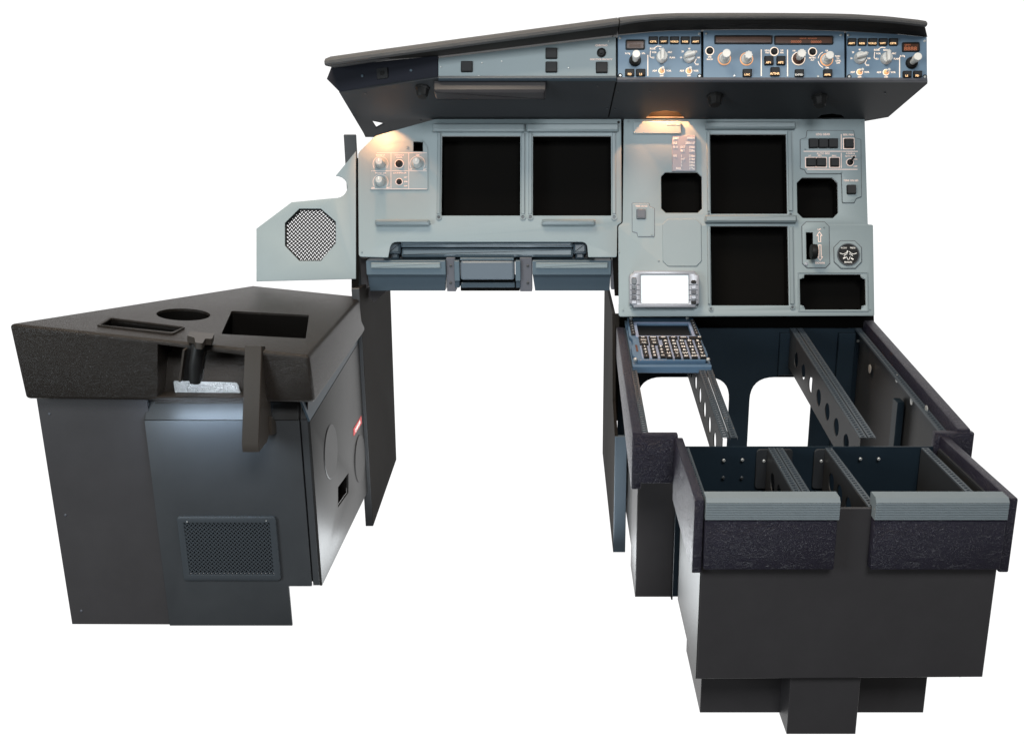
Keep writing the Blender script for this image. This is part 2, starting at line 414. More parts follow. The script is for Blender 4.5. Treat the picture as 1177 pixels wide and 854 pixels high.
for x, y, rp in ((458.9, 188.7, 4.3), (458.9, 209.3, 3.3)):
    a, b = LPP.hit(x, y); u = LPP.px(x, y, 1)
    k = MB().lathe(LPP, a, b, [(u * rp, 0), (u * rp, .0025), (u * rp * .8, .003)], 24).build('socket', 'bplast', lp)
    MB().lathe(LPP, a, b, [(u * rp * .4, .0025), (u * rp * .35, .006), (u * rp * .25, .0075)], 14).build('switch_stub', 'cap', k)
    MB().ring(LPP, a, b, u * rp, u * (rp + .9), 0, .0008, 24).build('socket_ring', 'pink', lp)
screw(LPP, 468, 170, 2.0, lp, 'bezel')

# ================================================================== speaker panel
sp = thing('speaker_panel', 'flat grey side panel with an octagonal black woven speaker grille and a scooped edge', 'speaker panel', MP.hit3(360, 322))
SPK = MP.lift(-.004)
arc = [(389 + 11 * 0, 228)]
arcp = []
for i in range(13):
    t = R(-95 + 185 * i / 12); arcp.append((385.8 + 13.4 * math.cos(t), 215.0 - 12.8 * math.sin(t)))
spo = SPK.pts([(409, 174), (409, 320.6), (294.6, 323.5), (294.6, 263), (335, 232.6)] + arcp)
oc = SPK.pts([(344, 240), (368.6, 240), (385.9, 255), (385.9, 279.5), (368.8, 300), (344, 300), (327.4, 282.5), (327.4, 256.5)])
MB().plate(SPK, spo, [oc], -.004, 0, .0007).build('face_plate', 'panel', sp)
u = SPK.px(356, 270, 1)
ocb = inset(ccw(oc), -.004)
xs = [p[0] for p in oc]; ys = [p[1] for p in oc]
MB().cellplate(SPK, weave(inset(ccw(oc), -.003), ((min(xs) + max(xs)) / 2, (min(ys) + max(ys)) / 2), max(xs) - min(xs), u * 3.2, u * 2.75, u * 1.12), -.0090, -.0085).build('speaker_grille', 'mesh', sp, smooth=0)

MB().plate(SPK, inset(ccw(oc), -.004), [inset(ccw(oc), .0022)], -.0082, -.0062).build('inset_shadow_ring', 'bplast', sp)  # dark ring put in for the shadow inside the octagonal opening

# ================================================================== centre instrument panel
mp = thing('instrument_panel', 'grey right instrument panel with two stacked large black openings and small cut-outs at either side', 'instrument panel', MP.hit3(860, 363))
mo = roundp(MP.pts([(717, 136.2), (994, 136.6), (997.6, 258), (1003.6, 258.5), (1005.2, 363), (711.2, 364), (710.7, 259.5), (715.8, 256.5)]), [.003, .002, .002, .003, .003, .006, .004, .004])
UD = R_(MP, 816.6, 154.6, 904.4, 246); LD = R_(MP, 817.2, 260, 906.2, 351.2)
O1 = oct2(R_(MP, 760, 198.2, 806.8, 244.8), MP.px(780, 220, 5)); O2 = oct2(R_(MP, 916.2, 204.4, 963.2, 250.8), MP.px(940, 220, 6.2))
fr = R_(MP, 919.5, 315.5, 995.2, 356)
lug = MP.px(950, 330, 5.5)
def lugged(r, l):
    a0, b0, a1, b1 = r; out = []
    for cx_, cy_, t0 in ((a0, b0, 90), (a1, b0, 180), (a1, b1, 270), (a0, b1, 360)):
        arc_ = [(cx_ + l * math.cos(R(t0 - 90 * i / 6)), cy_ + l * math.sin(R(t0 - 90 * i / 6))) for i in range(7)]
        out += arc_
    return out
FRP = lugged(fr, lug)
SLT = box2(R_(MP, 926.4, 267.6, 934.2, 298.6))
MB().plate(MP, mo, [box2(UD), box2(LD), O1, O2, FRP, SLT], -.004, 0, .0008).build('face_plate', 'panel', mp)
for h in (box2(UD), box2(LD), O1, O2, FRP): MB().well(MP, h, -.04, -.0035).build('display_well', 'black', mp)
for x0, y0, x1, y1 in ((812.6, 151.5, 815.6, 243.5), (905.6, 151.5, 910, 243), (813.2, 261, 816.2, 350), (907.4, 261, 911.6, 350)): bezel_bar(mp, x0, y0, x1, y1)
MB().prism(MP, rrect(R_(MP, 810.5, 141.5, 913.6, 149.6), .003), -.0005, .011, .003).build('header_bar', 'bezel', mp)
MB().prism(MP, rrect(R_(MP, 810, 248.6, 914.8, 256.8), .003), -.0005, .011, .003).build('header_bar', 'bezel', mp)
for x, y in ((814.5, 247), (908.5, 247), (817, 355.3), (910.5, 353.5)):
    a, b = MP.hit(x, y); r = MP.px(x, y, 2.6)
    o = MB().ring(MP, a, b, r * .6, r, -.0005, .0028, 16).build('corner_fastener', 'bezel', mp)
    MB().lathe(MP, a, b, [(r * .42, -.0005), (r * .42, .002)], 10).build('screw', 'screwdk', o)
MB().prism(MP, rrect(R_(MP, 727.5, 140.6, 782.6, 154.8), .002), -.0005, .005, .0012).build('blank_cover', 'panel', mp)
MB().text(MP.lift(.005), 'PULL FOR VENT', 774, 143.4, 1.5).build('lettering', 'pink', mp)
pl = MB().prism(MP, box2(R_(MP, 772.4, 156.3, 799.4, 197.6)), -.0005, .0035, .0008).build('placard', 'placard', mp)
pt = MB(); PLP = MP.lift(.0035)
for t, x, y, al in (('LIMIT', 773.6, 159.4, 'LEFT'), ('SPEEDS', 798.6, 159.4, 'RIGHT'), ('VLE', 773.6, 164.8, 'LEFT'), ('280kt/.67', 798.8, 164.8, 'RIGHT'), ('VLO', 773.6, 169.6, 'LEFT'), ('EXT', 782.3, 169.6, 'LEFT'), ('250kt', 798.6, 169.6, 'RIGHT'),
                ('RET', 782.3, 173.6, 'LEFT'), ('220kt', 798.6, 173.6, 'RIGHT'), ('VFE', 773.6, 179.8, 'LEFT'), ('1', 782.6, 179.8, 'LEFT'), ('230kt', 798.6, 179.8, 'RIGHT'), ('1+F', 782.6, 183.4, 'LEFT'), ('215kt', 798.6, 183.4, 'RIGHT'),
                ('2', 782.6, 187, 'LEFT'), ('200kt', 798.6, 187, 'RIGHT'), ('3', 782.6, 190.6, 'LEFT'), ('185kt', 798.6, 190.6, 'RIGHT'), ('FULL', 777, 194.2, 'LEFT'), ('177kt', 798.6, 194.2, 'RIGHT')):
    pt.text(PLP, t, x, y, 2.5, al, .80, .006)
pt.build('lettering', 'white', pl)
rp_ = oct2(R_(MP, 761.4, 252, 806.2, 306.5), MP.px(780, 280, 6))
MB().prism(MP, roundp(rp_, .002), -.0005, .0022, .0012).build('blank_plate', 'panel', mp)
fo = R_(MP, 916.8, 313.2, 998, 358.3)
MB().plate(MP, rrect(fo, .001), [box2(grow(fr, .0025))], -.0005, .0016, .0005).build('opening_frame', 'bezel', mp)
for x in (923, 991):
    for y in (319, 352.5): screw(MP, x, y, 1.0, mp, 'bezel')
for x, y in ((722, 140), (991, 140), (1000, 356), (716, 357), (757, 300)): screw(MP, x, y, 1.1, mp, 'bezel')

SKT = frontal(1.985)
MB().prism(SKT, SKT.pts([(711, 350), (1004, 350), (1005, 378), (711, 378)]), -.003, 0).build('gap_shade_sheet', 'black', mp)  # black sheet put in for the shade of the open gap here
# small button plate on the left
tp = thing('button_panel', 'small notched grey plate with a single square button left of the octagonal cut-out', 'button panel', MP.hit3(739, 272))
to = roundp(MP.pts([(726.6, 234.2), (745.8, 234.2), (746.4, 238), (752, 240), (752, 272.3), (733.5, 272.3), (732.2, 267.8), (727, 266.5)]), .0015)
MB().prism(MP, inset(ccw(to), -.0011), -.001, .0007).build('painted_shadow_rim', 'screwdk', tp)  # dark rim painted as the shadow line round the plate
MB().prism(MP, to, -.0005, .0022, .0007).build('face_plate', 'panel', tp)
def button(P, x0, y0, x1, y1, parent, legend=None, lm='amber', ly=.68, lh=.24, h=.005, body='bplast', cap='cap', capin=.10, frame_m=None):
    r = R_(P, x0, y0, x1, y1); w = r[2] - r[0]
    o = MB().prism(P, rrect(r, w * .1), -.0005, h, .0008).build('button', body, parent)
    q = (r[0] + w * capin, r[1] + w * capin, r[2] - w * capin, r[3] - w * capin)
    MB().prism(P, rrect(q, w * .06), h - .0005, h + .0012, .0004).build('button_cap', cap, o)
    if frame_m: MB().plate(P, rrect(grow(r, .0022), .001), [rrect(grow(r, .0004), .001)], -.0004, .0012).build('button_frame', frame_m, o)
    if legend:
        MB().text(P.lift(h + .0013), legend, (x0 + x1) / 2, y0 + (y1 - y0) * ly, (y1 - y0) * lh, wide=1.05, bold=.015).build('legend', lm, o)
    return o
button(MP.lift(.0022), 731.5, 240.8, 742, 251.8, tp, h=.004, cap='bracket', body='screwdk')
MB().text(MP.lift(.0024), 'TERR ON ND', 737.3, 237.4, 1.9, wide=.85).build('lettering', 'pink', tp)
screw(MP.lift(.0022), 749, 270.3, .8, tp, 'bezel')

# landing gear button panel
gp = thing('button_panel', 'L-shaped grey button plate headed LDG GEAR at the upper right of the panel', 'button panel', MP.hit3(955, 233))
go = roundp(MP.pts([(927.8, 150.8), (980.8, 150.8), (982, 159.4), (989, 161), (989.7, 226.2), (983.4, 228.8), (981.4, 233.4), (968.3, 233.4), (967.2, 200), (927.2, 200), (924.8, 195.2), (920.1, 194), (919.9, 161), (926.6, 159)]), .0016)
MB().prism(MP, inset(ccw(go), -.0012), -.001, .0007).build('painted_shadow_rim', 'screwdk', gp)  # dark margin stands in for the shade along this plate's outline
MB().plate(MP, go, [], -.0005, .0022, .0006).build('face_plate', 'panel', gp)
GB = MP.lift(.0022)
for i in range(3): button(GB, 929.2 + 11.25 * i, 160, 940.2 + 11.25 * i, 170.8, gp, capin=.05)
button(GB, 970, 160.2, 980.8, 170.8, gp, capin=.05, frame_m='pink')
for i in range(2): button(GB, 926.4 + 11.5 * i, 182.2, 937.6 + 11.5 * i, 192, gp, capin=.05, frame_m='pink')
button(GB, 954, 182.2, 964, 192.2, gp, capin=.05, frame_m='pink')
button(GB, 972.9, 213.2, 983.4, 223.6, gp, capin=.05)
ln = MB()
for p, q in (((923.6, 174.3), (985.8, 174.3)), ((928, 195), (985.6, 195)), ((966.9, 154.6), (966.9, 172)), ((966.9, 176), (966.9, 193.5))): ln.bar(GB, p, q, .8, 0, .0003)
ln.build('printed_lines', 'pink', gp)
lt = MB()
for t, x, y, h in (('LDG GEAR', 945.9, 154.9, 2.5), ('BRK FAN', 975, 155.4, 2.2), ('AUTO BRK', 946.3, 176.9, 2.3), ('LO', 930.7, 179.4, 1.7), ('MED', 942.3, 179.2, 1.7), ('MAX', 958.8, 179.4, 1.8), ('A/SKID &', 977.3, 176.9, 1.9), ('N/W STRG', 977.6, 180, 1.9), ('ON', 983.4, 183.6, 1.8), ('OFF', 983.2, 191.7, 1.8), ('TERR ON ND', 978, 208, 2.1)):
    lt.text(GB, t, x, y, h, wide=.95)
lt.build('lettering', 'pink', gp)
a, b = GB.hit(976.9, 187); u = GB.px(977, 187, 1)
MB().ring(GB, a, b, u * 3.6, u * 4.5, 0, .0012, 24).build('switch_ring', 'pink', gp)
k = MB().lathe(GB, a, b, [(u * 3.5, 0), (u * 3.4, .003), (u * 2, .0045)], 20).build('toggle_switch', 'bplast', gp)
MB().tube([GB.w(a, b, .003), GB.w(a + u * 1.6, b + u * 2.6, .012), GB.w(a + u * 2.2, b + u * 3.6, .016)], [.0016, .0020, .0026]).build('lever', 'bplast', k)
for x, y in ((925.5, 172), (984.2, 172.3), (967, 198.6)): screw(GB, x, y, 1.0, gp, 'bezel')

# gear lever unit
gl = thing('lever_panel', 'octagonal grey plate with a black wheel-shaped lever in a slot between UP and DOWN arrows', 'lever', MP.hit3(938, 308))
lo_ = oct2(R_(MP, 922.2, 255.6, 952.8, 308), MP.px(940, 280, 5))
MB().plate(MP, inset(ccw(lo_), -.0014), [SLT], -.001, .0007).build('painted_shadow_rim', 'screwdk', gl)  # shadow line round the octagon, drawn as a dark rim
MB().plate(MP, lo_, [SLT], -.0005, .0022, .0007).build('face_plate', 'panel', gl)
MB().well(MP, SLT, -.05, .002).build('slot', 'black', gl)
P2 = MP.lift(.0022); a, b = P2.hit(932.6, 291.5); u = P2.px(933, 290, 1)
WP = Plane(P2.w(a - u * 3.6, b, .018), P2.n, P2.v)   # wheel axis along u
k = MB().lathe(WP, 0, 0, [(u * 6.2, -u * 7.8), (u * 8.4, -u * 6.6), (u * 8.8, -u * 3.6), (u * 8.4, -u * .6), (u * 6.2, 0)], 28).build('wheel_knob', 'bplast', gl)
MB().prism(P2, box2((a - u * 1.5, b - u * 2, a + u * 1.5, b + u * 2)), -.03, .012).build('lever_shaft', 'bplast', gl)
def arrow(P, x0, y0, x1, y1, up):
    a0, b0, a1, b1 = R_(P, x0, y0, x1, y1); h = b1 - b0; m = (a0 + a1) / 2; w = (a1 - a0) / 2
    hd = min(w * 1.5, h * .45); s = w * .48
    p = [(m - s, b0), (m + s, b0), (m + s, b1 - hd), (a1, b1 - hd), (m, b1), (a0, b1 - hd), (m - s, b1 - hd)]
    if not up: p = [(x, b0 + b1 - y) for x, y in p]
    return p
for args in ((938.3, 266, 945.5, 278.4, True), (939, 281.4, 946, 300.2, False)):
    p = ccw(arrow(P2, *args)); MB().plate(P2, p, [inset(p, .0013)], 0, .0003).build('arrow_marking', 'pink', gl, smooth=0)
for t, x, y in (('UP', 941.6, 264.2), ('DOWN', 942.4, 302.6)): MB().text(P2, t, x, y, 2.2).build('lettering', 'pink', gl)
screw(P2, 926.6, 303.8, 1.9, gl, 'alu')
screw(P2, 947, 261.5, 1.0, gl, 'bezel')

# brake gauge
bg = thing('pressure_gauge', 'round black brake pressure dial with white arcs in an octagonal grey mount', 'gauge', MP.hit3(974, 308))
bo = oct2(R_(MP, 958.8, 277.4, 989.8, 308.6), MP.px(974, 292, 7.5))
MB().prism(MP, inset(ccw(bo), -.0014), -.001, .0007).build('painted_shadow_rim', 'screwdk', bg)  # painted shadow rim round the gauge mount
MB().prism(MP, bo, -.0005, .0026, .0009).build('mount_plate', 'panel', bg)
P2 = MP.lift(.0026); a, b = P2.hit(974.9, 292.8); u = P2.px(975, 293, 1)
MB().ring(P2, a, b, u * 11.8, u * 13, -.001, .002, 36).build('rim', 'screwdk', bg)
MB().lathe(P2, a, b, [(u * 11.9, -.0005), (u * 11.9, .0008)], 36).build('dial', 'bplast', bg)
P3 = P2.lift(.0008); d = MB()
for cx_, cy_, r0, t0, t1 in ((-6.3, 6.6, 5.6, 235, 330), (6.3, 6.6, 5.6, 210, 305), (0, -6.0, 6.3, 40, 80), (0, -6.0, 6.3, 100, 140)):
    d.ring(P3, a + u * cx_, b + u * cy_, u * r0, u * (r0 + .7), 0, .0003, 12, t0, t1)
for (x0, y0), (x1, y1), w in (((-1.8, 1.6), (-.6, 4.4), 1.5), ((-6, -4.6), (-3.2, -3.2), 1.5), ((3, -4.2), (5.8, -5.8), 1.5), ((-2.4, -2.2), (-.3, -6.2), .6), ((2.4, -2.2), (.3, -6.2), .6), ((-8.5, 1.4), (-6.8, .6), .7), ((8.5, 1.4), (6.8, .6), .7)):
    dd = Vector((x1 - x0, y1 - y0)).normalized(); nx, ny = -dd.y * w / 2, dd.x * w / 2
    d.prism(P3, [(a + u * x, b + u * y) for x, y in ((x0 + nx, y0 + ny), (x0 - nx, y0 - ny), (x1 - nx, y1 - ny), (x1 + nx, y1 + ny))], 0, .0003)
d.text(P3, 'ACCU', 969.8, 285.2, 1.7).text(P3, 'PRESS', 980, 285.2, 1.7).text(P3, 'BRAKES', 974.9, 301.6, 1.8)
d.build('dial_markings', 'white', bg)

# white lit display unit
du = thing('display_unit', 'small silver framed display unit with a glowing white screen and side buttons', 'display unit', MP.hit3(762, 356))
do = roundp(MP.pts([(722.4, 312.6), (802.4, 312.6), (803, 354.6), (723, 354.6)]), .001)
dr = R_(MP, 723, 313, 802.6, 354.6); sc = R_(MP, 736.2, 317.4, 790.4, 349.6)
dn = roundp(lugged(dr, MP.px(760, 330, 4.6)), 0)
scp = rrect(sc, .002)
MB().plate(MP, dn, [scp], -.0005, .016, .0022).build('frame', 'alu', du)
MB().prism(MP, box2(grow(sc, .001)), .004, .0105).build('screen', 'screen', du)
MB().prism(MP, rrect(grow(dr, -.003), .002), -.0004, .004).build('back_plate', 'bezel', du)
P2 = MP.lift(.016)
for i, (x, y, w, h, m) in enumerate(((728.8, 323, 5.6, 8, 'screwdk'), (728.8, 330.6, 5.6, 4, 'screwdk'), (728.8, 336.2, 5.6, 4, 'bracket'), (728.8, 342, 5.6, 4, 'bracket'), (728.8, 347.6, 5.6, 4, 'alu'),
                                  (797.2, 324.3, 6, 4, 'bplast'), (797.2, 330.6, 5.6, 4, 'alu'), (797.2, 336.2, 5.6, 4, 'bracket'), (797.2, 342, 5.6, 4, 'alu'), (797.2, 347.8, 5.6, 4, 'bplast'))):
    r = R_(P2, x - w / 2, y - h / 2, x + w / 2, y + h / 2)
    MB().prism(P2, roundp(box2(r), .004 if i in (0, 5) else .0008), -.001, .0024, .0008).build('button', m, du)
for x in (725.5, 799.8):
    for y in (315.2, 352.6): screw(MP.lift(.004), x, y, 1.7, du, 'bezel')
rid = 0
for x0, x1 in ((724.5, 735.2), (791.4, 802)):
    for y in (327.3, 333.4, 339.1, 344.8): MB().bar(P2, (x0, y), (x1, y), .7, -.0005, .0010).build('ridge', 'bracket', du)

# ================================================================== glareshield
gs = thing('glareshield', 'long black leather topped glareshield hood overhanging the instrument panels', 'glareshield', (0, 2.0, ZC - .02))
LIP = frontal(1.895)
def line3(P, lst): return [P.hit3(*p) for p in lst]
top_px = [(372, 68), (440, 58.4), (540, 44.8), (640, 31.4), (711, 22), (726, 20.2), (754, 17.8), (781, 16.6), (840, 16.3), (906, 16.5), (960, 17), (990, 17.8), (1030, 20.4), (1066.4, 24.4)]
bot_px = [(375, 75.6), (440, 66.5), (540, 52.8), (640, 39.3), (711, 29.6), (726, 26.6), (754, 23.4), (781, 22.4), (840, 22.2), (906, 22.2), (960, 22.8), (990, 23.8), (1030, 26.6), (1066.4, 31)]
fas_px = [(381, 76.6), (440, 70), (505, 65.6), (640, 49), (708, 41.2), (726, 39.4), (754, 36.8), (781, 35.8), (840, 34.8), (906, 34.8), (960, 36.2), (990, 37.8), (1030, 40.2), (1065.6, 43.6)]
def interp(l, x):
    for p, q in zip(l, l[1:]):
        if p.x <= x <= q.x: return p.z + (q.z - p.z) * (x - p.x) / max(q.x - p.x, 1e-9)
    return l[0].z if x < l[0].x else l[-1].z
tl, bl = line3(LIP, top_px), line3(LIP, bot_px)
e0, e1, e2 = GP.hit3(503.4, 64.5), GP.hit3(503.4, 90), UP.hit3(389.7, 105.6)
EP = Plane(e1, e1 - e2, e0 - e1)
fl = [(EP if p[0] < 503 else GP).hit3(*p) for p in fas_px]
def interpy(l, x):
    for p, q in zip(l, l[1:]):
        if p.x <= x <= q.x: return p.y + (q.y - p.y) * (x - p.x) / max(q.x - p.x, 1e-9)
    return l[0].y if x < l[0].x else l[-1].y
def cover(x0, x1, n):
    xs = [x0 + (x1 - x0) * i / n for i in range(n + 1)]
    def rows(x):
        zt, zb, zf = interp(tl, x), interp(bl, x), interp(fl, x)
        yf = interpy(fl, x)
        th = zt - zb
        return [(2.30, zt - .02), (2.30, zt + .010), (1.95, zt + .006), (1.905, zt + .0005), (1.896, zt - th * .35), (1.896, zb + th * .25), (1.902, zb), (1.925, zb - .001)], (yf, zf)
    a, b = MB(), MB()
    Ra = [[a.bm.verts.new((x, y, z)) for y, z in rows(x)[0]] for x in xs]
    m = len(Ra[0])
    for p, q in zip(Ra, Ra[1:]):
        for k in range(m): a.bm.faces.new((p[k], q[k], q[(k + 1) % m], p[(k + 1) % m]))
    a.bm.faces.new(Ra[0]); a.bm.faces.new(Ra[-1][::-1])
    c = a.build('leather_cover', 'gleather', gs, smooth=40)
    Rb = []
    if x1 > .5: xs = xs[:-1] + [fl[-1].x + .001]
    if x0 < -.3: xs = [fl[0].x - .001] + [v for v in xs if v > fl[0].x]
    for x in xs:
        lo, (yf, zf) = rows(x); zb = lo[6][1]
        xf = min(max(x, x0 if x0 < -.3 else -9), x1 if x1 > .5 else 9)
        Rb.append([b.bm.verts.new(v) for v in ((xf, 1.906, zb - .0005), (x, yf + .001, zf + .001), (x, yf + .02, zf + .004), (x, yf + .02, zb - .001))])
    for p, q in zip(Rb, Rb[1:]):
        for k in range(4): b.bm.faces.new((p[k], q[k], q[(k + 1) % 4], p[(k + 1) % 4]))
    b.bm.faces.new(Rb[0]); b.bm.faces.new(Rb[-1][::-1])
    b.build('recess_lining', 'roof', c, smooth=40)
xm = LIP.hit3(712, 25).x
cover(LIP.hit3(372.5, 70).x, xm - .0012, 24); cover(xm + .0012, LIP.hit3(1066.4, 26).x, 36)
# left grey fascia
fo_ = GP.pts([(503.8, 67.2), (708, 42.4), (708.2, 88.8), (503.8, 89)])
MB().prism(GP, fo_, -.006, 0, .0008).build('fascia_plate', 'panel', gs)
for x0, y0, x1, y1 in ((529.8, 71, 543.5, 83.6), (627, 55.7, 640.6, 68.4), (627, 71.6, 640.6, 84), (684.8, 71.8, 698.4, 84.6)): button(GP, x0, y0, x1, y1, gs, h=.003, capin=.06)
a, b = GP.hit(691.3, 61.2); u = GP.px(691, 61, 1)
k = MB().lathe(GP, a, b, [(u * 5.4, 0), (u * 5.2, .003), (u * 3.6, .0045), (u * 3.2, .0035)], 26).build('button', 'bplast', gs)
MB().lathe(GP, a, b, [(u * 2, .003), (u * 1.8, .006)], 16).build('button_cap', 'cap', k)
MB().text(GP, 'CHRONO', 691.3, 52.8, 2.2).text(GP, 'SIDE STICK PRIORITY', 691, 68.9, 1.9).build('lettering', 'pink', gs)
for x, y in ((506.6, 77.5), (576.6, 71), (653.6, 78.6), (550.4, 88), (554, 73), (699.5, 48)): screw(GP, x, y, .9, gs, 'screw')
# dark blue left end, swept back
eo = EP.pts([(381, 76.6), (375.4, 91), (389.7, 105.4), (503.2, 89.4), (503.2, 64.4)])
MB().prism(EP, eo, -.006, 0, .0006).build('end_plate', 'ends', gs)
r = R_(EP, 433.5, 78.6, 446.4, 91); button(EP, 433.5, 78.8, 446.2, 91, gs, h=.003, capin=.3, cap='bplast', body='cap')
for x, y in ((416.5, 87.6), (472.4, 81.4)): screw(EP, x, y, 1.5, gs, 'trim')
# underside (a slot over each lamp, a triangular hole at the left)
SL = [UP.pts([(741.5, 136.6), (787.5, 136.6), (780, 129.2), (764, 127.2), (749, 129.4)]), UP.pts([(939, 136.8), (972, 136.8), (967, 132.4), (956, 131), (944, 132.6)])]
tri = UP.pts([(426.9, 139.2), (442.6, 142.4), (432.4, 147.9)])
uo = UP.pts([(389.7, 106.2), (503.8, 90.2), (1066, 93.4), (1066, 96.6), (1021, 135), (995, 139.6), (975, 140), (700, 140), (504, 140), (432, 158), (420, 158), (417.4, 152.6)])
MB().plate(UP, uo, [tri] + SL, -.004, 0).build('underside_panel', 'under', gs, smooth=0)
rail_ = MB().prism(UP, UP.pts([(504, 89.4), (708.4, 89.2), (708.4, 92.2), (504, 92.6)]), -.003, .0025, .001).build('edge_strip', 'trimdk', gs)
MB().prism(UP, UP.pts([(709.6, 90.8), (1066, 91.4), (1066.2, 94.2), (709.6, 93.8)]), -.003, .0025, .001).build('edge_strip', 'bracket', gs)
MB().prism(UP, UP.pts([(707.4, 95), (709, 95), (700.2, 134.5), (698.8, 134.5)]), -.001, .0006).build('seam_strip', 'black', gs)
MB().prism(UP, rrect(R_(UP, 500, 93.4, 627.5, 103.6), .002), -.001, .022, .004).build('slim_housing', 'dark', gs)
for x, y, s in ((485.8, 101, 1.0), (821.4, 110.6, 1.1), (941.8, 111.6, 1.1)):
    a, b = UP.hit(x, y); u = UP.px(x, y, 1)
    MB().lathe(UP, a, b, [(u * 8.2 * s, -.001), (u * 8.2 * s, .004), (u * 7 * s, .005), (u * 6 * s, .018), (u * 5 * s, .020)], 32, 8, .05).build('rotary_knob', 'bplast', gs)
for x, y in ((687, 99), (698, 124.6), (706.5, 125.4), (710.5, 105.6), (747.2, 105), (420.4, 108), (1017.4, 107), (448, 151.6), (484, 139)): screw(UP, x, y, 1.0, gs, 'screwdk')
# lamp housings above the slots
def hood(px0, px1, yb, yt):
    a0, b0 = UP.hit(px0, yb); a1, b1 = UP.hit(px1, yt)
    return MB().well(UP, [(a0, b0 - .002), (a1, b0 - .002), (a1, b1), (a0, b1)], -.055, -.0045)
hood(736, 793, 137, 121).build('lamp_housing', 'black', gs)
hood(934, 978, 137, 127).build('lamp_housing', 'black', gs)
# right end cap and closing back
xr = GP.hit3(1065.6, 70).x
yz = [(1.932, ZC + .028), (GP.hit3(1065, 44).y, GP.hit3(1065, 44).z), (2.29, GP.hit3(1065, 44).z + .01), (2.29, ZC + .03)]
MB().prism(facing_right(xr), [(y, z - ZC) for y, z in yz], -.004, 0).build('end_cap', 'dark', gs)

MB().prism(GP, GP.pts([(505, 67.4), (640, 50.5), (708, 42.2), (754, 36.8), (806, 35), (906, 34.9), (970, 36.6), (1030, 40.3), (1065.2, 43.6), (1065.2, 89.8), (505, 88)]), -.011, -.0075).build('backing_sheet', 'black', gs)
# ---- FCU family
def selector(P, x, y, parent, ang, rp=6.9):
    a, b = P.hit(x, y); u = P.px(x, y, 1)
    k = MB().lathe(P, a, b, [(u * rp, 0), (u * rp * .98, .004), (u * rp * .9, .009), (u * rp * .82, .011)], 30).build('selector_knob', 'knob', parent)
    d = Vector((math.cos(R(ang)), math.sin(R(ang)))); e = Vector((-d.y, d.x)); c = Vector((a, b))
    q = [c + d * (x_ * u * rp) + e * (y_ * u * rp) for x_, y_ in ((-.95, -.26), (.7, -.34), (1.04, 0), (.7, .34), (-.95, .26))]
    MB().prism(P, [(p.x, p.y) for p in q], .008, .022, .002).build('grip', 'knob', k)
    return k
def pushknob(P, x, y, parent, base, base_r, cap_r, length, lobes=0, ringm=None):
    a, b = P.hit(x, y); u = P.px(x, y, 1)
    k = MB().lathe(P, a, b, [(u * base_r, 0), (u * base_r * .97, .004), (u * base_r * .86, .0065)], 30).build('knob_base', base, parent)
    if ringm: MB().ring(P, a, b, u * base_r, u * (base_r + 1), 0, .0015, 30).build('lit_ring', ringm, k)
    MB().lathe(P, a, b, [(u * cap_r * .72, .006), (u * cap_r * .72, length * .62), (u * cap_r * .98, length * .66), (u * cap_r, length * .97), (u * cap_r * .88, length)], 40 if lobes else 28, lobes, .08 if lobes else 0).build('push_knob', 'knob', k)
    return k
def toggle(P, x, y, parent, ang):
    a, b = P.hit(x, y); u = P.px(x, y, 1)
    k = MB().lathe(P, a, b, [(u * 2.8, 0), (u * 2.6, .003), (u * 1.8, .004)], 20).build('toggle_switch', 'orange', parent)
    MB().ring(P, a, b, u * 2.9, u * 3.8, 0, .0012, 22).build('switch_ring', 'cream', k)
    d = (math.cos(R(ang)) * u, math.sin(R(ang)) * u)
    MB().tube([P.w(a, b, .003), P.w(a + d[0] * 1.3, b + d[1] * 1.3, .010), P.w(a + d[0] * 1.6, b + d[1] * 1.6, .013)], [.0012, .0022, .0026], 10).build('lever', 'knob', k)
def display(P, x0, y0, x1, y1, parent, txt=None, tx=None):
    r = R_(P, x0, y0, x1, y1)
    o = MB().plate(P, rrect(r, .003), [rrect(grow(r, -.0025), .002)], -.0005, .0032, .0006).build('display_frame', 'bplast', parent)
    MB().prism(P, box2(grow(r, -.002)), -.0004, .0012).build('display_glass', 'lcd', o)
    if txt:
        t = MB()
        for s, x, y, h in txt: t.text(P.lift(.0012), s, x, y, h, wide=1.15)
        t.build('display_digits', 'segdim' if len(txt) == 1 else 'seg', o)
def baro_texts(m, P, T_):
    for t, x, y, h in T_: m.text(P, t, x, y, h, wide=.95, bold=.02)

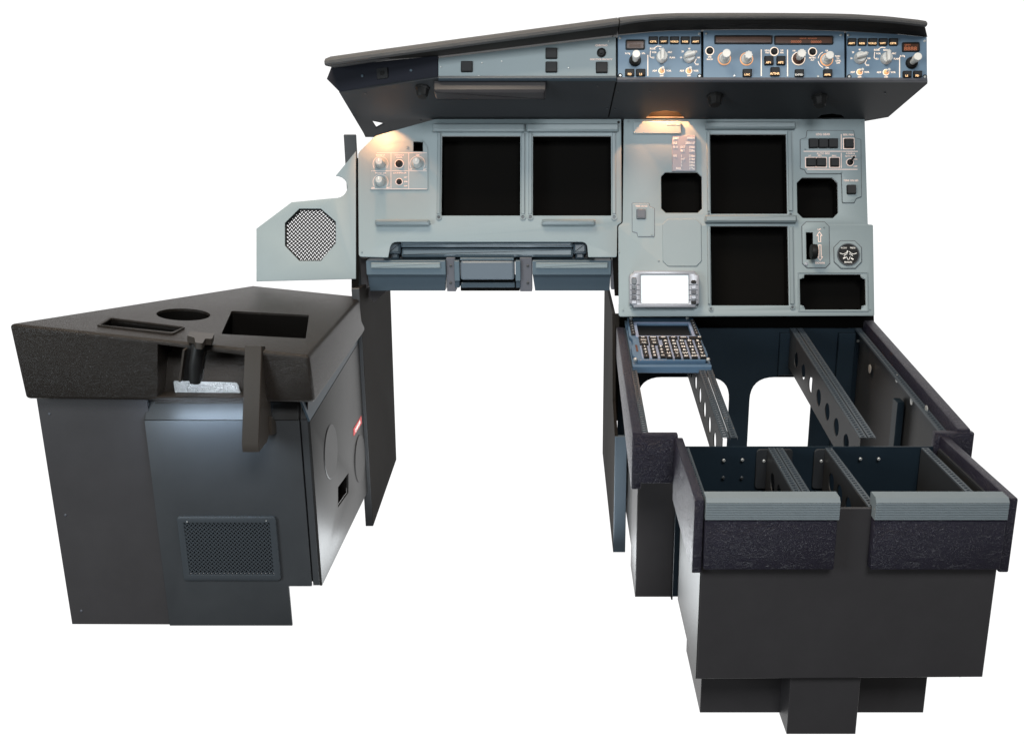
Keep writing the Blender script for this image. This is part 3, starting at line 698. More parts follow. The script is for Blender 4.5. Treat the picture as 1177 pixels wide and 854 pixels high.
GE = GP.lift(.002)
def efis(label, outline, btn, names, dsp, dtxt, baro, rng, rang, mode, mang, sw, swang, line, fdls, scr, side):
    e = thing('display_control_panel', label, 'control panel', GP.hit3((outline[0][0] + outline[1][0]) / 2, 91), 'blue display control panels on the glareshield')
    MB().prism(GP, GP.pts(outline), -.006, .002, .0008).build('face_plate', 'fcu', e)
    display(GE, *dsp, e, dtxt)
    for (x0, x1), n in zip(btn[2], names): button(GE, x0, btn[0], x1, btn[1], e, n, 'amber', .66, .26)
    for (x0, x1), n in zip(fdls[2], fdls[3]): button(GE, x0, fdls[0], x1, fdls[1], e, n, 'amber', .68, .30)
    pushknob(GE, baro[0], baro[1], e, 'bplast', 7.0, 4.5, .036)
    selector(GE, *rng, e, rang); selector(GE, *mode, e, mang)
    for s in sw: toggle(GE, *s, e, swang)
    t = MB(); rx, ry = rng; mx, my = mode
    baro_texts(t, GE, (('10', rx - 9.6, ry + .4, 1.9), ('20', rx - 7.6, ry - 6.6, 1.9), ('40', rx, ry - 9.8, 1.9), ('80', rx + 7.8, ry - 6.4, 1.9), ('160', rx + 10.4, ry + .4, 1.9), ('320', rx + 9, ry + 8.2, 1.9),
                       ('ROSE', mx - 10.6, my - 9.8, 2.0), ('NAV', mx - .4, my - 9.6, 2.0), ('VOR', mx - 8.8, my - 5.6, 1.9), ('ILS', mx - 10.2, my + .4, 1.9), ('ARC', mx + 9.2, my - 5.8, 1.9), ('PLAN', mx + 12, my + .4, 1.9),
                       ('in Hg', baro[0] - (8.6 if side < 0 else 10.4), baro[1] - 8.2, 2.0)) + ((('hPa', baro[0] + 9.6, baro[1] - 8.2, 2.0),) if side < 0 else ()))
    for sx, sy in sw: baro_texts(t, GE, (('ADF', sx - 8, sy, 2.0), ('VOR', sx + 8.2, sy, 2.0), ('OFF', sx, sy + 5.6, 1.8)))
    t.bar(GE, line[0], line[1], 1.0, 0, .0004)
    for p, q in (((mx - 13, my - 7.6), (mx - 13.6, my - 1)), ((mx - 13.6, my - 1), (mx - 12, my + .6)), ((mx - 8.4, my - 11), (mx - 5, my - 13)), ((mx - 5, my - 13), (mx - .6, my - 12.4)), ((rx + 8.2, ry + 1.8), (rx + 6.2, ry + 6)), ((rx + 6.2, ry + 6), (rx + 7.2, ry + 7.4))):
        t.bar(GE, p, q, .75, 0, .0004)
    t.build('lettering', 'cream', e)
    for x, y, w in scr: screw(GE, x, y, 1.5, e, 'screw', washer=w)
    return e
efis('left blue display control panel, brown window and long knob at its left end', [(710.2, 41.6), (730, 39.6), (754, 37.2), (780, 36), (805.6, 35.4), (806, 90.2), (710.2, 90.4)],
     (43.2, 51.2, [(745.3, 756.2), (757.6, 768), (770, 780.3), (782.2, 792.6), (794.4, 804.8)]), ['CSTR', 'WPT', 'VOR.D', 'NDB', 'ARPT'],
     (719, 46.4, 741.2, 57.8), [('8888', 730, 53, 4)], (730, 70.1), (792.2, 66.4), 18, (760.7, 66.4), 90, [(760.5, 82), (791.8, 82)], 60, ((744.6, 63.6), (744.6, 87.9)),
     (80.4, 88.4, [(718.4, 729), (731, 741.8)], ['FD', 'LS']), [(712.6, 44.4, False), (803.6, 39.4, False), (712.9, 87.4, True), (804, 87.9, True)], -1)
efis('right blue display control panel, brown window and long knob at its right end', [(973, 37.0), (990, 37.8), (1030, 40.0), (1064.8, 43.2), (1065.4, 90.6), (973, 90.6)],
     (45.2, 53.2, [(973.8, 983.8), (985.6, 995.7), (997.6, 1007.8), (1009.5, 1019.6), (1021.2, 1031.6)]), ['ARPT', 'NDB', 'VOR.D', 'WPT', 'CSTR'],
     (1036.4, 49.4, 1056.8, 60.4), [('QNH', 1043, 52.2, 1.8), ('8888', 1046.4, 56.8, 4.6)], (1047.6, 73), (988, 67.3), 18, (1018.3, 67.8), 90, [(988, 83.5), (1018.3, 83.7)], 35, ((1034, 66), (1034, 89.4)),
     (82.6, 90, [(1037.2, 1047), (1049.2, 1059.2)], ['LS', 'FD']), [(975, 40.9, False), (1062.6, 47.6, False), (976, 88.6, True), (1063, 88.8, True)], 1)
fc = thing('autopilot_panel', 'wide blue autopilot panel with two long dark display windows between the smaller blue panels', 'autopilot panel', GP.hit3(889, 91), None)
MB().prism(GP, GP.pts([(808.6, 35.6), (840, 35.2), (906, 35.2), (940, 35.8), (970.2, 37), (970.6, 90.6), (808.4, 90.4)]), -.006, .002, .0008).build('face_plate', 'fcu', fc)
display(GE, 821, 41.4, 887.8, 51.4, fc)
display(GE, 889.6, 41.8, 957.6, 52, fc, [('HDG V/S   ALT LVL/CH', 929, 44.8, 1.2), ('00000', 915, 48.6, 3), ('00000', 938, 48.8, 3)])
for x, y in ((815.7, 59.2), (889.8, 59.8), (933.8, 60.2)):
    a, b = GE.hit(x, y); u = GE.px(x, y, 1)
    k = MB().lathe(GE, a, b, [(u * 3.8, 0), (u * 3.6, .004), (u * 2.6, .0055)], 22).build('button', 'bplast', fc)
    MB().ring(GE, a, b, u * 4.1, u * 5.2, 0, .0012, 28).build('lit_ring', 'cream', k)
for r, n, m in (((853.4, 80.5, 864, 89), 'LOC', 'amber'), ((878.2, 65.6, 888.6, 75.6), 'AP1', 'amber'), ((892.2, 65.6, 902.4, 75.6), 'AP2', 'amber'), ((885.2, 78.4, 895.8, 88.4), 'A/THR', 'amber'), ((913.2, 80.8, 923.6, 89.2), 'EXPED', 'white'), ((945.8, 80.8, 956.2, 89.2), 'APPR', 'amber')):
    button(GE, *r, fc, n, m, .68, .25)
pushknob(GE, 832.4, 68, fc, 'knob', 6.6, 4.8, .030, ringm='orange')
pushknob(GE, 858, 68.4, fc, 'knob', 6.6, 4.4, .024, 8, 'orange')
pushknob(GE, 917.6, 68, fc, 'rust', 6.8, 4.8, .030, 10, 'cream')
pushknob(GE, 950, 69.2, fc, 'knob', 6.4, 4.6, .026, ringm='orange')
t = MB()
baro_texts(t, GE, (('SPD', 815.8, 66.2, 1.8), ('MACH', 815.8, 68.8, 1.8), ('HDG', 881.6, 58.6, 1.8), ('TRK', 881.6, 61.2, 1.8), ('V/S', 898.6, 58.6, 1.8), ('FPA', 898.6, 61.2, 1.8), ('100', 912.4, 59, 1.8), ('METRIC', 933.8, 67, 1.7), ('ALT', 933.8, 69.6, 1.8),
                   ('UP', 950.2, 59, 1.8), ('DN', 950.8, 78.4, 1.8), ('PUSH', 962.6, 65.2, 1.8), ('TO', 963, 67.8, 1.7), ('LEVEL', 963.4, 70.4, 1.8), ('OFF', 963.4, 73, 1.8)))
t.bar(GE, (875, 57.4), (875, 88), 1.1, 0, .0004); t.bar(GE, (905.2, 57.6), (905.2, 88.2), 1.1, 0, .0004)
a, b = GE.hit(950, 69.2); u = GE.px(950, 69, 1)
for s0 in (115, 190): t.ring(GE, a, b, u * 9.4, u * 10.2, 0, .0004, 10, s0, s0 + 55)
t.build('lettering', 'cream', fc)
for x, y in ((811.5, 39.2), (966.4, 41), (844, 87.6), (940.3, 88.4)): screw(GE, x, y, 1.4, fc, 'screw')

# ================================================================== pull-out table and trim under the left panel
tb = thing('pull_out_table', 'stowed blue-grey pull-out table edge in the cut-out at the foot of the left panel', 'folding table', MP.hit3(560, 296))
TP = MP.lift(-.03)
MB().plate(TP, box2(R_(TP, 440, 272, 684, 300)), [], -.01, -.006).build('recess_back', 'dark', tb)
MB().prism(TP, rrect(R_(TP, 462.4, 278.4, 658.4, 286), .003), -.004, .02, .004).build('table_edge', 'trim', tb)
MB().prism(TP, rrect(R_(TP, 463, 287.2, 658.4, 296.6), .003), -.004, .016, .004).build('table_edge', 'trim', tb)
for x0, x1 in ((448.6, 462), (659, 673.6)):
    k = MB().prism(TP, rrect(R_(TP, x0, 282, x1, 293.6), .003), -.004, .022, .004).build('hinge_block', 'trimdk', tb)
    a, b = TP.hit((x0 + x1) / 2, 286); 
    MB().prism(TP, rrect(R_(TP, x0 + 2.6, 279, x1 - 2.6, 299), .003), -.004, .014, .003).build('hinge_arm', 'trimdk', k)
ut = thing('tray_unit', 'dark blue-grey tray unit with a centre drawer under the left instrument panel', 'tray unit', LT.hit3(560, 336))
def slab(P, x0, y0, x1, y1, c0, c1, m, name, par, bev=.001, rad=.0018): return MB().prism(P, rrect(R_(P, x0, y0, x1, y1), rad), c0, c1, bev).build(name, m, par)
slab(LT, 411, 294, 709, 304, -.06, -.05, 'trimdk', 'back_rail', ut)
for (x0, x1), (l0, l1), (h0, h1) in (((421.4, 512.4), (427, 506.6), (421.4, 512.4)), ((612, 702.2), (616, 698.4), (612, 702.2))):
    k = slab(LT, x0, 299.5, x1, 315.6, -.05, .004, 'trim', 'tray', ut)
    MB().prism(LT, rrect(R_(LT, l0, 301.6, l1, 307.8), .001), .003, .008, .0015).build('tray_lip', 'bezel', k)
    pr = [(x0, 315.8), (x1, 315.8), (x1 - 1.4, 335.2), (x0 + 3, 335.2)]
    MB().prism(LT, LT.pts(pr), -.05, -.008, .001).build('tray_front', 'trimdk', k)
for x0, x1 in ((513, 523.4), (597.4, 611.4)):
    k = slab(LT, x0, 296.6, x1, 335.6, -.03, -.004, 'bracket', 'bracket_plate', ut)
for x, y in ((518, 306.4), (518, 326), (606.6, 306.4), (606.6, 326)): screw(LT, x, y, 1.6, ut, 'screwdk', c=-.004)
for x0, x1 in ((522.4, 528.4), (592.6, 598.4)):
    slab(LT, x0, 299.6, x1, 322.8, -.03, .004, 'trim', 'drawer_guide', ut)
    slab(LT, x0 + .4, 323.2, x1 - .2, 331, -.03, -.001, 'trimdk', 'guide_foot', ut)
k = slab(LT, 529.6, 300, 591, 321.2, -.04, .006, 'drawer', 'drawer', ut, .003, .005)
slab(LT, 528.8, 296.6, 590.6, 299.6, -.03, .002, 'trim', 'drawer_top', k)
slab(LT, 530, 325, 591.8, 330.6, -.04, .002, 'trimdk', 'drawer_slide', k)
slab(LT, 528.6, 321.6, 597, 335.8, -.06, -.012, 'black', 'drawer_bay', ut)
slab(LT, 702.6, 299, 708.6, 333, -.03, .0, 'bracket', 'end_bracket', ut); slab(LT, 412.6, 299, 420.6, 333, -.05, -.02, 'dark', 'end_bracket', ut)

# ================================================================== support columns
lc = thing('support_column', 'dark sheet metal support column behind the side console under the left end of the panel', 'support column', (-.42, 2.1, 0))
lcp = [(1.925, -.372), (2.27, -.40), (2.235, -.855), (1.925, -.888)]
MB().prism(facing_right(-.408), lcp, -.012, 0).build('column_plate', 'column', lc)
MB().prism(frontal(1.925), box2((-.424, -.888, -.4085, -.372)), -.002, .002, .001).build('front_edge', 'cool', lc)
FR2 = frontal(2.085)
MB().prism(FR2, rrect(R_(FR2, 400.2, 155, 414, 336), .002), -.006, 0, .001).build('upright', 'cool', lc)
MB().prism(LT, LT.pts([(413, 336.5), (443, 336.5), (426, 352), (413, 338)]), -.05, -.04).build('gusset', 'dark', lc)
rc = thing('support_column', 'brown-tinted sheet metal support column standing between the open footwell and the centre pedestal', 'support column', (.105, 2.1, 0))
rcp = [(-2.36, -.43), (-2.36, -.885), (-1.80, -.888), (-1.80, -.64), (-1.90, -.60), (-1.96, -.43)]
MB().prism(facing_left(.0995), rcp, -.006, 0).build('column_plate', 'column', rc)
MB().prism(frontal(1.80), box2((.0998, -.888, .124, -.64)), -.006, .001, .001).build('front_edge', 'edge', rc)
MB().prism(frontal(1.952), box2((.0998, -.66, .1135, -.43)), -.003, 0).build('column_flange', 'column', rc)

# ================================================================== side console
sc_ = thing('side_console', 'low dark side console with a thick leather top and a grille in its front panel', 'side console', (-.64, 1.75, 0))
hb = -.468
A3, B3 = CF.hit3(9, 372), CF.hit3(355, 409)
C3 = CT.hit3(414, 341); D3 = CT.hit3(290, 328)
C3.x = B3.x - .008
bm = bmesh.new()
tops = [A3, B3, C3, D3]
lows = [Vector((A3.x + .008, A3.y, ZC + hb)), Vector((B3.x + .004, B3.y, ZC + hb - .006)), Vector((C3.x + .002, C3.y, ZC + hb)), Vector((D3.x, D3.y, ZC + hb))]
pd = MB(); vt = [pd.bm.verts.new(p) for p in tops]; vb = [pd.bm.verts.new(p) for p in lows]
pd.bm.faces.new(vt); pd.bm.faces.new(vb[::-1])
for i in range(4): pd.bm.faces.new((vb[i], vb[(i + 1) % 4], vt[(i + 1) % 4], vt[i]))
bmesh.ops.recalc_face_normals(pd.bm, faces=pd.bm.faces[:])
bmesh.ops.bevel(pd.bm, geom=pd.bm.edges[:], offset=.006, segments=3, profile=.5, affect='EDGES')
pad = pd.build('leather_top', 'btop', sc_)
cut = []
rec_f = CF.pts([(181, 395.6), (286, 409), (303, 409), (303, 457.6), (181, 457.6)])
def cutter(P, pts, c0, c1): 
    o = MB().prism(P, pts, c0, c1).build('cut', 'black'); return o
cut.append(cutter(CF, rec_f, -.05, .02))
wells = [circ(*CT.hit(211, 362.3), .0425, 40), roundp(CT.pts([(255.3, 384.4), (267, 358), (354.5, 362.5), (350.6, 389)]), .003), roundp(CT.pts([(115.5, 376), (128, 368.2), (210.6, 378.6), (197.5, 384.2)]), .003)]
for w_ in wells: cut.append(cutter(CT, inset(ccw(w_), -.0012), -.052, .02))
boolean_cut(pad, cut)
MB().well(CT, wells[0], -.05, -.003).build('cup_holder', 'black', sc_)
MB().well(CT, wells[1], -.05, -.003).build('open_tray', 'black', sc_)
k = MB().well(CT, wells[2], -.03, -.003).build('slot_tray', 'black', sc_)
so = roundp(CT.pts([(110.6, 376.2), (126, 366.4), (213.6, 378), (198.8, 386.2)]), .006)
MB().plate(CT, so, [wells[2]], -.001, .004, .0012).build('rim', 'bleather', k)
# recess lining
RB = Plane((0, 1.534, ZC - .40), (1, 0, 0), (0, .25, 1))
rl = MB().prism(RB, RB.pts([(178, 390), (306, 398), (306, 464), (178, 464)]), -.002, 0).build('recess_lining', 'bleather', sc_)
PTP = Plane((0, 1.512, ZC - .462), (1, 0, 0), (0, .45, 1))
MB().prism(PTP, roundp(PTP.pts([(198.6, 437.6), (272.6, 439.6), (277.2, 455.6), (201.6, 455.6)]), [.004, .004, .001, .001]), -.003, 0, .001).build('leather_flap', 'patch', sc_)
CB = CF.lift(-.002)
MB().prism(CF, CF.pts([(184, 455.4), (284, 456.2), (284, 459.8), (170, 458.2)]), -.03, .001, .001).build('recess_sill', 'bleather', sc_)
# T handle
th = MB()
st = frontal(1.478); p0, p1, p2, p3 = st.hit3(229.2, 394), st.hit3(228, 399), st.hit3(224.6, 420), st.hit3(224.2, 440)
hn = MB().tube([p0, p1, p2, p3], [.0065, .0095, .0100, .0085], 16).build('lever_stem', 'bplast', sc_)
tt = CT.lift(.012)
MB().plate(tt, roundp(tt.pts([(215, 388.6), (218.4, 383.4), (246.4, 386.2), (243.6, 392.4), (236, 392), (232.6, 397.6), (224.4, 396.6), (223.4, 391)]), .003), [], -.006, .004).build('lever_grip', 'brown', sc_)
for x0, x1 in (((213.8, 400.6), (209, 437)), ((234.5, 404), (228.6, 437.6))):
    P_ = frontal(1.486)
    mb = MB(); mb.bar(P_, x0, x1, 2.2, -.006, .01); mb.build('lever_bracket', 'brown', sc_)
MB().prism(frontal(1.488), frontal(1.488).pts([(213, 402), (219, 397.6), (234, 399.8), (236.6, 404), (231, 438.6), (209.6, 437.6)]), -.006, 0).build('lever_plate', 'bplast', sc_)
# hanging arm
AP_ = facing_right(-.474)
arm = MB().prism(AP_, AP_.pts([(301, 397.4), (304.4, 397.2), (307.4, 404), (309.4, 440), (313, 488), (307, 508.4), (298.4, 519.6), (297.6, 510)]), -.0265, 0, .0012).build('hanging_arm', 'brown', sc_)
MB().prism(AP_.lift(.001), AP_.pts([(309, 478), (315, 486), (315, 498), (309.5, 500)]), -.02, .003).build('arm_stop', 'brown', sc_)
# body
FB = BF.lift(.006)
MB().prism(BF, BF.pts([(41, 452), (168, 452), (199.6, 717.4), (83, 717)]), -.004, 0).build('front_panel', 'console', sc_, label='plain left front panel')
xa, xb, xc = FB.hit3(166, 484).x, FB.hit3(343.6, 484).x, FB.hit3(346, 484).x
zt, zb2, zn = FB.hit3(250, 483.6).z, FB.hit3(250, 719).z, FB.hit3(340, 673.8).z
vg = R_(FB, 204.5, 592.5, 321, 665.5)
vg = (FB.hit(205, 600)[0], vg[1], FB.hit(318, 600)[0], vg[3])
fpo = [(xa, zb2 - ZC), (FB.hit(335.6, 716)[0], zb2 - ZC), (FB.hit(331.8, 674)[0], zn - ZC), (xb, zn - ZC), (xb, zt - ZC), (xa, zt - ZC)]
MB().plate(FB, fpo, [box2(grow(vg, -.008))], -.005, 0, .0008).build('front_panel', 'cool', sc_, label='right front panel with a grille')
# chamfered strip above it: leans back to the leather
ch = MB()
z1 = FB.hit3(250, 461).z
ps = [(xa, FB.o.y, zt + .0006), (xb, FB.o.y, zt + .0006), (xb, FB.o.y + .022, z1 + .012), (xa, FB.o.y + .022, z1 + .012)]
ch.poly(ps); 
CHP = three(ps[0], ps[1], ps[3])
ch = MB().prism(CHP, [CHP.loc(p) for p in ps], -.003, 0, .0012).build('chamfer_strip', 'side', sc_)
xd = -.416
MB().prism(BF.lift(-.010), [(xb - .02, zn - ZC + .001), (xd - .006, zn - ZC + .001), (xd - .006, zt - ZC), (xb - .02, zt - ZC)], -.003, 0).build('corner_backing', 'black', sc_)
MB().prism(BF, [(xb + .0015, zn - ZC), (xd - .0028, zn - ZC), (xd - .0028, zt - ZC), (xb + .0015, zt - ZC)], -.004, .003, .001).build('corner_post', 'cool', sc_)
ps = [(xb + .0015, BF.o.y - .003, zt + .0006), (xd - .004, BF.o.y - .003, zt + .0006), (xd - .004, BF.o.y + .022, z1 + .012), (xb + .0015, BF.o.y + .022, z1 + .012)]
CH2 = three(ps[0], ps[1], ps[3]); MB().prism(CH2, [CH2.loc(p) for p in ps], -.003, 0, .0012).build('chamfer_strip', 'side', sc_)
gr = MB().plate(FB, rrect(vg, .006), [box2(grow(vg, -.011))], -.001, .0055, .0016).build('vent_grille', 'grille', sc_)
MB().cellplate(FB, weave(box2(grow(vg, -.0070)), ((vg[0] + vg[2]) / 2, (vg[1] + vg[3]) / 2), vg[2] - vg[0], .0050, .0044, .0023), .0015, .0042).build('perforated_sheet', 'grille', gr, smooth=0)
MB().well(FB, box2(grow(vg, -.0081)), -.03, -.006).build('vent_well', 'black', sc_)
for x, y in ((215.2, 599.6), (306, 598.4)): screw(FB.lift(.0055), x, y, .8, gr, 'screw')
for x, y in ((57, 475.4), (75.4, 591.6), (93.6, 701.6)): screw(BF, x, y, 1.5, sc_, 'bracket')
# right side panel
y0, y1 = BF.o.y - .003, 1.955
hole = box2(R_(SP, 388.6, 549, 400.6, 579)) 
hp = SP.pts([(388.6, 560), (400.6, 543.6), (400.6, 566), (388.6, 583)])
zs0 = SP.hit3(357, 484).z
spo_ = [(y0, zn - ZC), (y1, zn - ZC + .004), (y1, -.455), (1.56, -.455 - .02), (y0, zs0 - ZC)]
spo_ = [(y0, zn - ZC), (y1, zn - ZC + .004), (y1, zs0 - ZC + .035), (y0, zs0 - ZC)]
MB().plate(SP, spo_, [hp], -.004, 0, .0006).build('side_panel', 'side', sc_)
MB().well(SP, hp, -.02, -.004).build('side_socket', 'black', sc_)
ps = [(SP.o.x, y0, zs0 + .0006), (SP.o.x, y1, zs0 + .0356), (SP.o.x - .016, y1, ZC + hb + .02), (SP.o.x - .016, y0, ZC + hb + .002)]
CH3 = three(ps[0], ps[1], ps[3]); MB().prism(CH3, [CH3.loc(p) for p in ps], -.003, 0, .001).build('chamfer_strip', 'trimdk', sc_)
for x, y in ((380, 519), (413.4, 527)):
    a, b = SP.hit(x, y)
    MB().lathe(SP, a, b, [(.049, -.001), (.049, .0006), (.0475, .0016)], 40).build('round_cover', 'side', sc_)
stp = MB().prism(SP, SP.pts([(406.2, 492.6), (415, 478), (415.4, 486.6), (406.4, 501)]), 0, .0008).build('warning_sticker', 'sticker', sc_)
sa, sb = SP.hit(410.8, 489.6)
MB().mesh(text_mesh('DANGER', 'CENTER', .02), frame(SP, sa, sb, .0011) @ Matrix.Rotation(R(4), 4, 'Z') @ Matrix.Diagonal((.012, .010, .0006, 1))).build('lettering', 'white', stp)
# hidden closing walls of the console body
MB().prism(facing_left(-.862), [(-y0 - .02, -.88), (-1.62, -.88), (-1.62, hb - .002), (-y0 - .02, hb - .002)], -.004, 0).build('side_panel', 'dark', sc_)
MB().prism(frontal(1.955), [(-.70, -.88), (-.42, -.80), (-.42, hb - .002), (-.70, hb - .002)], -.004, 0).build('rear_panel', 'dark', sc_)

# ================================================================== centre pedestal
pe = thing('center_pedestal', 'open dark pedestal frame with rails, leather armrest sides and a wide front box', 'pedestal', (.38, 1.5, 0))
YB, YS, YF = 1.965, 1.452, 1.205       # rear bulkhead, step, front panel
def bz(y): return -.517 + (y - 1.469) * SLOPE       # rear top (relative to the eye)
# rear bulkhead with two arch openings
bk = frontal(YB)
def arch(x0, x1, zt_, zb_, r=.045): return [(x0, zb_), (x1, zb_)] + roundp([(x1, zt_), (x0, zt_)] + [(x0, zb_), (x1, zb_)], [r, r, 0, 0], 8)[:18]
l0, l1 = bk.hit(733, 450)[0], bk.hit(838, 460)[0]; r0, r1 = bk.hit(861.5, 460)[0], bk.hit(932.4, 460)[0]
zt_ = bk.hit(780, 433.6)[1]; zb_ = -.84
bo_ = [(.114, bz(YB) - .002), (.628, bz(YB) - .002), (.628, zb_), (r1, zb_)] + [p for p in roundp([(r1, zb_), (r1, zt_), (r0, zt_), (r0, zb_)], [0, .006, .05, 0], 8)] + [p for p in roundp([(l1, zb_), (l1, zt_), (l0, zt_), (l0, zb_)], [0, .05, .05, 0], 8)] + [(.114, zb_)]
out = []
for p in bo_:
    if not out or (abs(p[0] - out[-1][0]) + abs(p[1] - out[-1][1])) > 1e-5: out.append(p)
MB().plate(bk, out, [], -.004, 0).build('rear_bulkhead', 'navy', pe, smooth=0)
# side walls
MB().prism(facing_left(.1165), [(-YB, bz(YB) - .004), (-YB, -.60), (-YS - .004, -.60), (-YS - .004, bz(YS) - .004)], -.003, 0).build('side_wall', 'side', pe)
MB().prism(facing_left(.612), [(-YB + .001, bz(YB) - .004), (-YB + .001, -.80), (-YS, -.80), (-YS, bz(YS) - .004)], -.003, 0).build('side_wall', 'web', pe)
# leg under the step
LG = frontal(1.56)
MB().prism(LG, box2(R_(LG, 731.4, 552, 774, 686)), -.12, 0, .001).build('leg', 'dark', pe)
lgx = LG.hit(731.4, 620)[0]
MB().prism(facing_left(lgx), [(-1.935, -.815), (-1.5605, -.815), (-1.5605, -.66), (-1.935, -.66)], -.002, 0).build('leg_side', 'side', pe)
LG2 = frontal(1.555); MB().prism(LG2, box2(R_(LG2, 773.6, 552, 775.4, 689)), -.05, 0).build('leg_flange', 'bplast', pe)
# padded leather sides of the rear part
def pad_side(x0, x1, pts, name='side_pad', m='nleather'):
    bm_ = MB().prism(facing_right(x1), pts, x0 - x1, 0)
    bmesh.ops.bevel(bm_.bm, geom=bm_.bm.edges[:], offset=.0025, segments=2, profile=.5, affect='EDGES')
    return bm_.build(name, m, pe)
pb = .018
pad_side(.1065, .1225, [(YS - .012, bz(YS) + pb - .006), (YB - .03, bz(YB) + pb - .01), (YB - .03, bz(YB) - .05), (YS - .012, -.602)])
pad_side(.6136, .634, [(YS - .012, bz(YS) + pb), (YB - .01, bz(YB) + pb), (YB - .01, bz(YB) - .06), (YS - .012, -.61)])
# front ends of the rear pads (the steps)
ST = frontal(YS - .014)
def lpad(P, r, c0, c1, name):
    b_ = MB().prism(P, box2(r), c0, c1)
    bmesh.ops.bevel(b_.bm, geom=b_.bm.edges[:], offset=.0025, segments=2, profile=.5, affect='EDGES')
    return b_.build(name, 'nleather', pe)
lpad(ST, R_(ST, 726, 499.4, 778.6, 556), -.013, .0, 'step_pad')
lpad(ST, R_(ST, 1073, 497.4, 1118.6, 534), -.013, .0, 'step_pad')
# front box
zF = -.53
fpan = frontal(YF)
MB().prism(fpan, [(.1865, -.79), (.5885, -.787), (.5885, zF), (.1865, zF)], -.003, 0, .0012).build('front_panel', 'dark', pe)
MB().prism(facing_left(.1855), [(-YS + .02, -.79), (-YF - .0015, -.79), (-YF - .0015, zF), (-YS + .02, zF)], -.003, 0).build('side_wall', 'side', pe)
MB().prism(facing_left(.583), [(-YS + .02, -.787), (-YF - .004, -.787), (-YF - .004, zF), (-YS + .02, zF)], -.003, 0).build('side_wall', 'web', pe)
MB().prism(frontal(1.44), [(.178, -.79), (.588, -.787), (.588, zF), (.178, zF)], -.003, 0).build('inner_bulkhead', 'navy', pe)
MB().prism(frontal(YF + .0045), [(.187, -.775), (.588, -.775), (.588, -.78), (.187, -.78)], -.22, 0).build('box_floor', 'navy', pe)
# plinth and front leg
PL = frontal(1.267); zfl = -.888
MB().prism(PL, box2((PL.hit(805.4, 800)[0], zfl, PL.hit(1063.6, 800)[0], -.789)), -.17, 0, .001).build('plinth', 'dark', pe)
FL = frontal(1.216)
MB().prism(FL, box2((FL.hit(906.6, 810)[0], zfl, FL.hit(986.6, 810)[0], -.7915)), -.05, 0, .001).build('front_leg', 'dark', pe)
# front side pads
pad_side(.1725, .1860, [(YF - .008, -.514), (1.440, -.514), (1.440, -.62), (YF - .008, -.622)])
pad_side(.5860, .600, [(YF - .010, -.512), (1.440, -.512), (1.440, -.62), (YF - .010, -.620)])
# ribbed armrest strips and leather blocks
def ribbed(x0, x1):
    # cross-section in (y, z): over the top edge and down the front with fine ribs
    path = [(YF + .010, -.512), (YF + .004, -.5095), (YF - .004, -.5095), (YF - .011, -.511), (YF - .0155, -.5145)]
    fr_ = []
    for i in range(23):
        z = -.5145 - .0262 * i / 22; fr_.append((YF - .0165 + (0 if i % 2 else .0012), z))
    tops_ = []
    for i in range(9):
        y = YF + .010 - .022 * i / 8; tops_.append((y, -.5105 + (.0012 if i % 2 else 0)))
    sec = tops_ + fr_[1:] + [(YF - .001, -.5405), (YF - .001, -.527), (YF + .010, -.527)]
    return MB().prism(facing_right(x1), sec, x0 - x1, 0).build('ribbed_strip', 'rib', pe, smooth=0)
ribbed(.1872, .3636); ribbed(.4105, .5858)
BLK = frontal(YF)
lpad(BLK, (.1872, -.6130, .3622, -.5420), .0005, .016, 'armrest_pad')
lpad(BLK, (.4105, -.6130, .5856, -.5420), .0005, .016, 'armrest_pad')
# rails with square holes
def rail(P, x0, x1, b0, b1, parent, name='rail'):
    n = int((b1 - b0) / .0085); hs = []; m = (x0 + x1) / 2; w = (x1 - x0) * .23
    for i in range(n):
        b = b0 + .004 + i * .0085
        hs.append([(m - w, b), (m + w, b), (m + w, b + .0046), (m - w, b + .0046)])
    cells = []; n = len(hs); e = (b1 - b0) / n
    for i, h in enumerate(hs):
        y = b0 + i * e; cells.append(([(x0, y), (x1, y), (x1, y + e), (x0, y + e)], [(m - w, y + e * .25), (m + w, y + e * .25), (m + w, y + e * .75), (m - w, y + e * .75)]))
    mb = MB().cellplate(P, cells, -.0018, 0)
    for xe in (x0, x1): mb.poly([P.w(xe, b0, 0), P.w(xe, b1, 0), P.w(xe, b1, -.004), P.w(xe, b0, -.004)])
    return mb.build(name, 'rail', parent, smooth=0)
LB = (YB - 1.469) / BT.v.y
sb_ = (YS - 1.469) / BT.v.y
def web(x, ya, yb, ztop, dz, centers, r, parent, m='web'):
    P = facing_left(x)
    o = [(-yb, ztop(yb) - .002), (-yb, ztop(yb) - dz), (-ya, ztop(ya) - dz), (-ya, ztop(ya) - .002)]
    hs = [circ(-y, ztop(y) - dz * .52, r, 24) for y in centers]
    return MB().plate(P, o, hs, -.002, 0).build('rail_web', m, parent, smooth=0)
rail(BT, .1235, .1345, sb_, LB - .004, pe)
rail(BT, .2490, .2605, sb_, LB - .004, pe); rail(BT, .2625, .2740, sb_, LB - .004, pe)
rail(BT, .4660, .4775, sb_, LB - .004, pe); rail(BT, .4795, .4915, sb_, LB - .004, pe)
rail(BT, .6000, .6110, sb_, LB - .004, pe)
ys_ = [1.52 + .062 * i for i in range(7)]
web(.2485, YS, YB - .002, bz, .072, ys_, .015, pe); web(.4655, YS, YB - .002, bz, .080, ys_, .016, pe)
fy0, fy1 = YF + .004 - 1.44, -.004
zf_ = lambda y: zF
